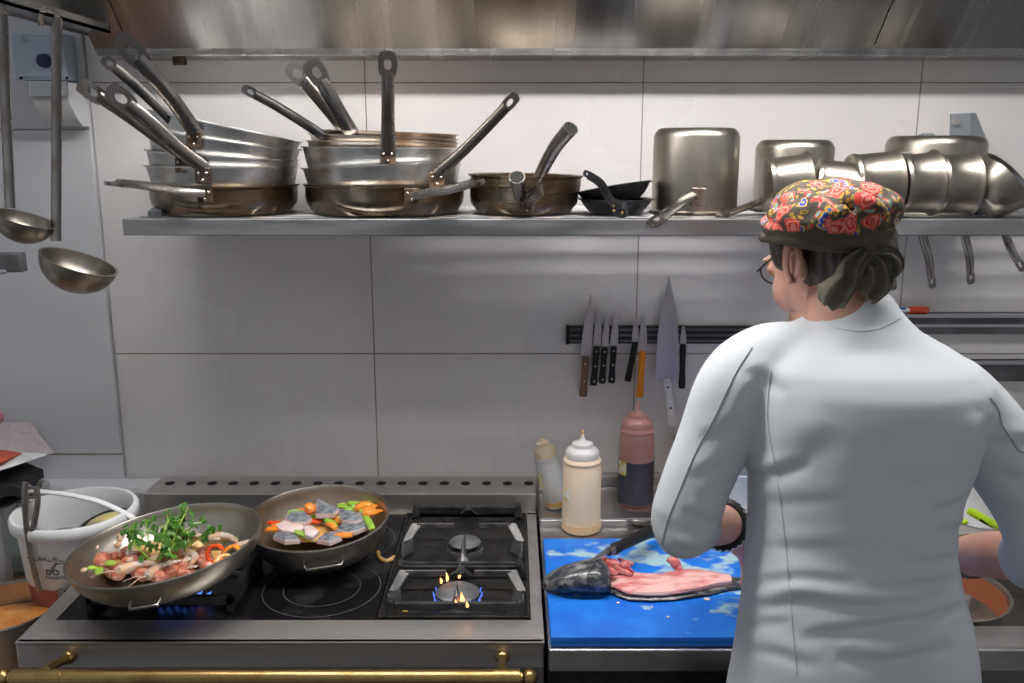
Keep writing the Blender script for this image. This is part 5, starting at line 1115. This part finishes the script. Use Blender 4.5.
# hair, headscarf, spectacles, wrist bands
hr = MB()
he((0, -.032, -.014), (.0715, .0745, .064), mb=hr); he((0, -.010, .02), (.0755, .093, .080), mb=hr)
for s_ in (-1, 1): he((s_ * .0675, .020, .012), (.005, .010, .020), mb=hr)
mesh_obj('hair', remeshed(hr, .003, 3), 'hair', ck)
sc = MB()
def we(u, v, y, r, ax=0, ay=0, az=0): sc.ell(W(u, v, y), r, (RZ(az) @ RY(ay) @ RX(ax)).to_3x3(), 26, 16)
we(827, 229, 1.195, (.087, .098, .026), 4, 2); we(831, 218, 1.20, (.078, .094, .036), 4, 2); we(842, 208, 1.19, (.076, .080, .036), 0, 2)
we(878, 206, 1.15, (.030, .040, .024), 0, 8); we(800, 203, 1.18, (.040, .055, .026), 0, -30); we(858, 200, 1.13, (.045, .030, .024), 15, 5); we(812, 214, 1.12, (.045, .03, .024), 0, -10)
we(829, 238, 1.19, (.085, .094, .014), 3, 2)
dm = MB(); he((0, -.010, .022), (.077, .100, .086), mb=dm)
zl = lambda x: W(830, 241 + (x - HC.x) * 40, 1.20).z
dm.v = [V((p.x, p.y, max(p.z, zl(p.x)))) for p in dm.v]; sc.merge(dm)
def roll(px, r): p = smoothpts([W(*q) for q in px], 5); sc.tube(p, r, 10)
roll([(762, 238, 1.18), (785, 240, 1.12), (815, 243, 1.095), (850, 244, 1.09), (882, 244, 1.12)], .0065)
roll([(766, 229, 1.16), (790, 230, 1.11), (825, 234, 1.09), (860, 236, 1.09), (888, 238, 1.13)], .007)
roll([(772, 214, 1.16), (790, 220, 1.11), (815, 226, 1.092), (850, 228, 1.09), (885, 225, 1.12), (897, 214, 1.14)], .009)
roll([(785, 196, 1.17), (800, 207, 1.12), (820, 218, 1.09), (838, 214, 1.085), (845, 208, 1.09)], .008)
roll([(800, 196, 1.13), (818, 204, 1.10), (826, 214, 1.085), (820, 224, 1.085)], .011)
roll([(842, 196, 1.12), (862, 200, 1.09), (880, 214, 1.085), (880, 228, 1.09)], .011)
roll([(845, 222, 1.088), (862, 214, 1.088), (884, 206, 1.10), (897, 202, 1.13)], .008)
we(868, 258, 1.115, (.017, .016, .017)); we(882, 252, 1.13, (.014, .02, .02))
scm = remeshed(sc, .0032, 4)
scm_o = mesh_obj('headscarf', scm, 'scarf', ck)
def tail(px, wds, name='knot_tail'):
    p = smoothpts([W(*q) for q in px], 5); ww = lerp_list(wds, len(p)); rs = []
    for i, q in enumerate(p):
        t = (p[min(i + 1, len(p) - 1)] - p[max(i - 1, 0)]).normalized(); s_ = t.cross(V((0, -1, 0))).normalized(); nn = s_.cross(t)
        if nn.y > 0: nn = -nn
        K = 16; top = [q + s_ * ww[i] * (k_ / K * 2 - 1) + nn * (.005 * math.cos((k_ / K * 2 - 1) * 6 + i * .2) + .004) for k_ in range(K + 1)]; rs.append(top + [a_ - nn * .009 for a_ in top[::-1]])
    MB().rings(rs).build(name, 'scarf_plain', scm_o, angle=70)
tail([(862, 254, 1.10), (852, 266, 1.085), (846, 282, 1.075), (833, 297, 1.068), (826, 305, 1.07)], [.008, .015, .016, .021, .010])
tail([(872, 256, 1.11), (880, 268, 1.10), (878, 284, 1.095), (868, 298, 1.09)], [.009, .016, .018, .012])
tail([(870, 252, 1.11), (887, 256, 1.105), (894, 266, 1.10), (888, 278, 1.10)], [.008, .013, .013, .007])
gl = MB()
for s_ in (-1, 1):
    gl.tube([hx(s_ * .073, -.004, .012), hx(s_ * .072, .040, .008), hx(s_ * .058, .086, .002)], .0012, 6)
    gl.tube([hx(s_ * .032 + .026 * math.cos(a_) * 1.15, .090 - abs(s_ * .032 + .022 * math.cos(a_)) * .26, -.004 + .017 * math.sin(a_)) for a_ in [2 * PI * k_ / 24 for k_ in range(24)]], .0012, 6, closed=True)
gl.tube([hx(-.006, .090, .002), hx(.006, .090, .002)], .0012, 6)
gl.build('spectacles', 'lens', ck)
ad = (LW - LE).normalized(); cb = LE.lerp(LW, .70); t_, s1, s2 = frame(ad)
mb = MB(); base_ = [cb + (s1 * math.cos(a_) + s2 * math.sin(a_)) * .033 for a_ in [2 * PI * k_ / 32 for k_ in range(32)]]
mb.tube(base_, .0060, 8, closed=True)
wb = mb.build('bracelet', 'blackplastic', ck)
mb = MB()
for k_ in range(26):
    a_ = 2 * PI * k_ / 26; n_ = s1 * math.cos(a_) + s2 * math.sin(a_); p = cb + n_ * .0385; tw = (n_.cross(ad) * .5 + ad).normalized(); mb.tube([p - tw * .005, p + tw * .005], .0018, 6)
mb.build('chain_links', 'rack_edge', wb)
ad = (RW - RE).normalized(); cb = RE.lerp(RW, .80); t_, s1, s2 = frame(ad)
mb = MB(); mb.rings([[cb + ad * o_ + (s1 * math.cos(a_) + s2 * math.sin(a_)) * r_ for a_ in [2 * PI * k_ / 32 for k_ in range(32)]] for o_, r_ in ((-.008, .028), (-.007, .0325), (.007, .0325), (.008, .028))])
wt = mb.build('watch_strap', 'olivecloth', ck); n_ = (s1 * -.6 + s2 * .3).normalized()
for o in bpy.data.objects:
    if '_w' in o: del o['_w']
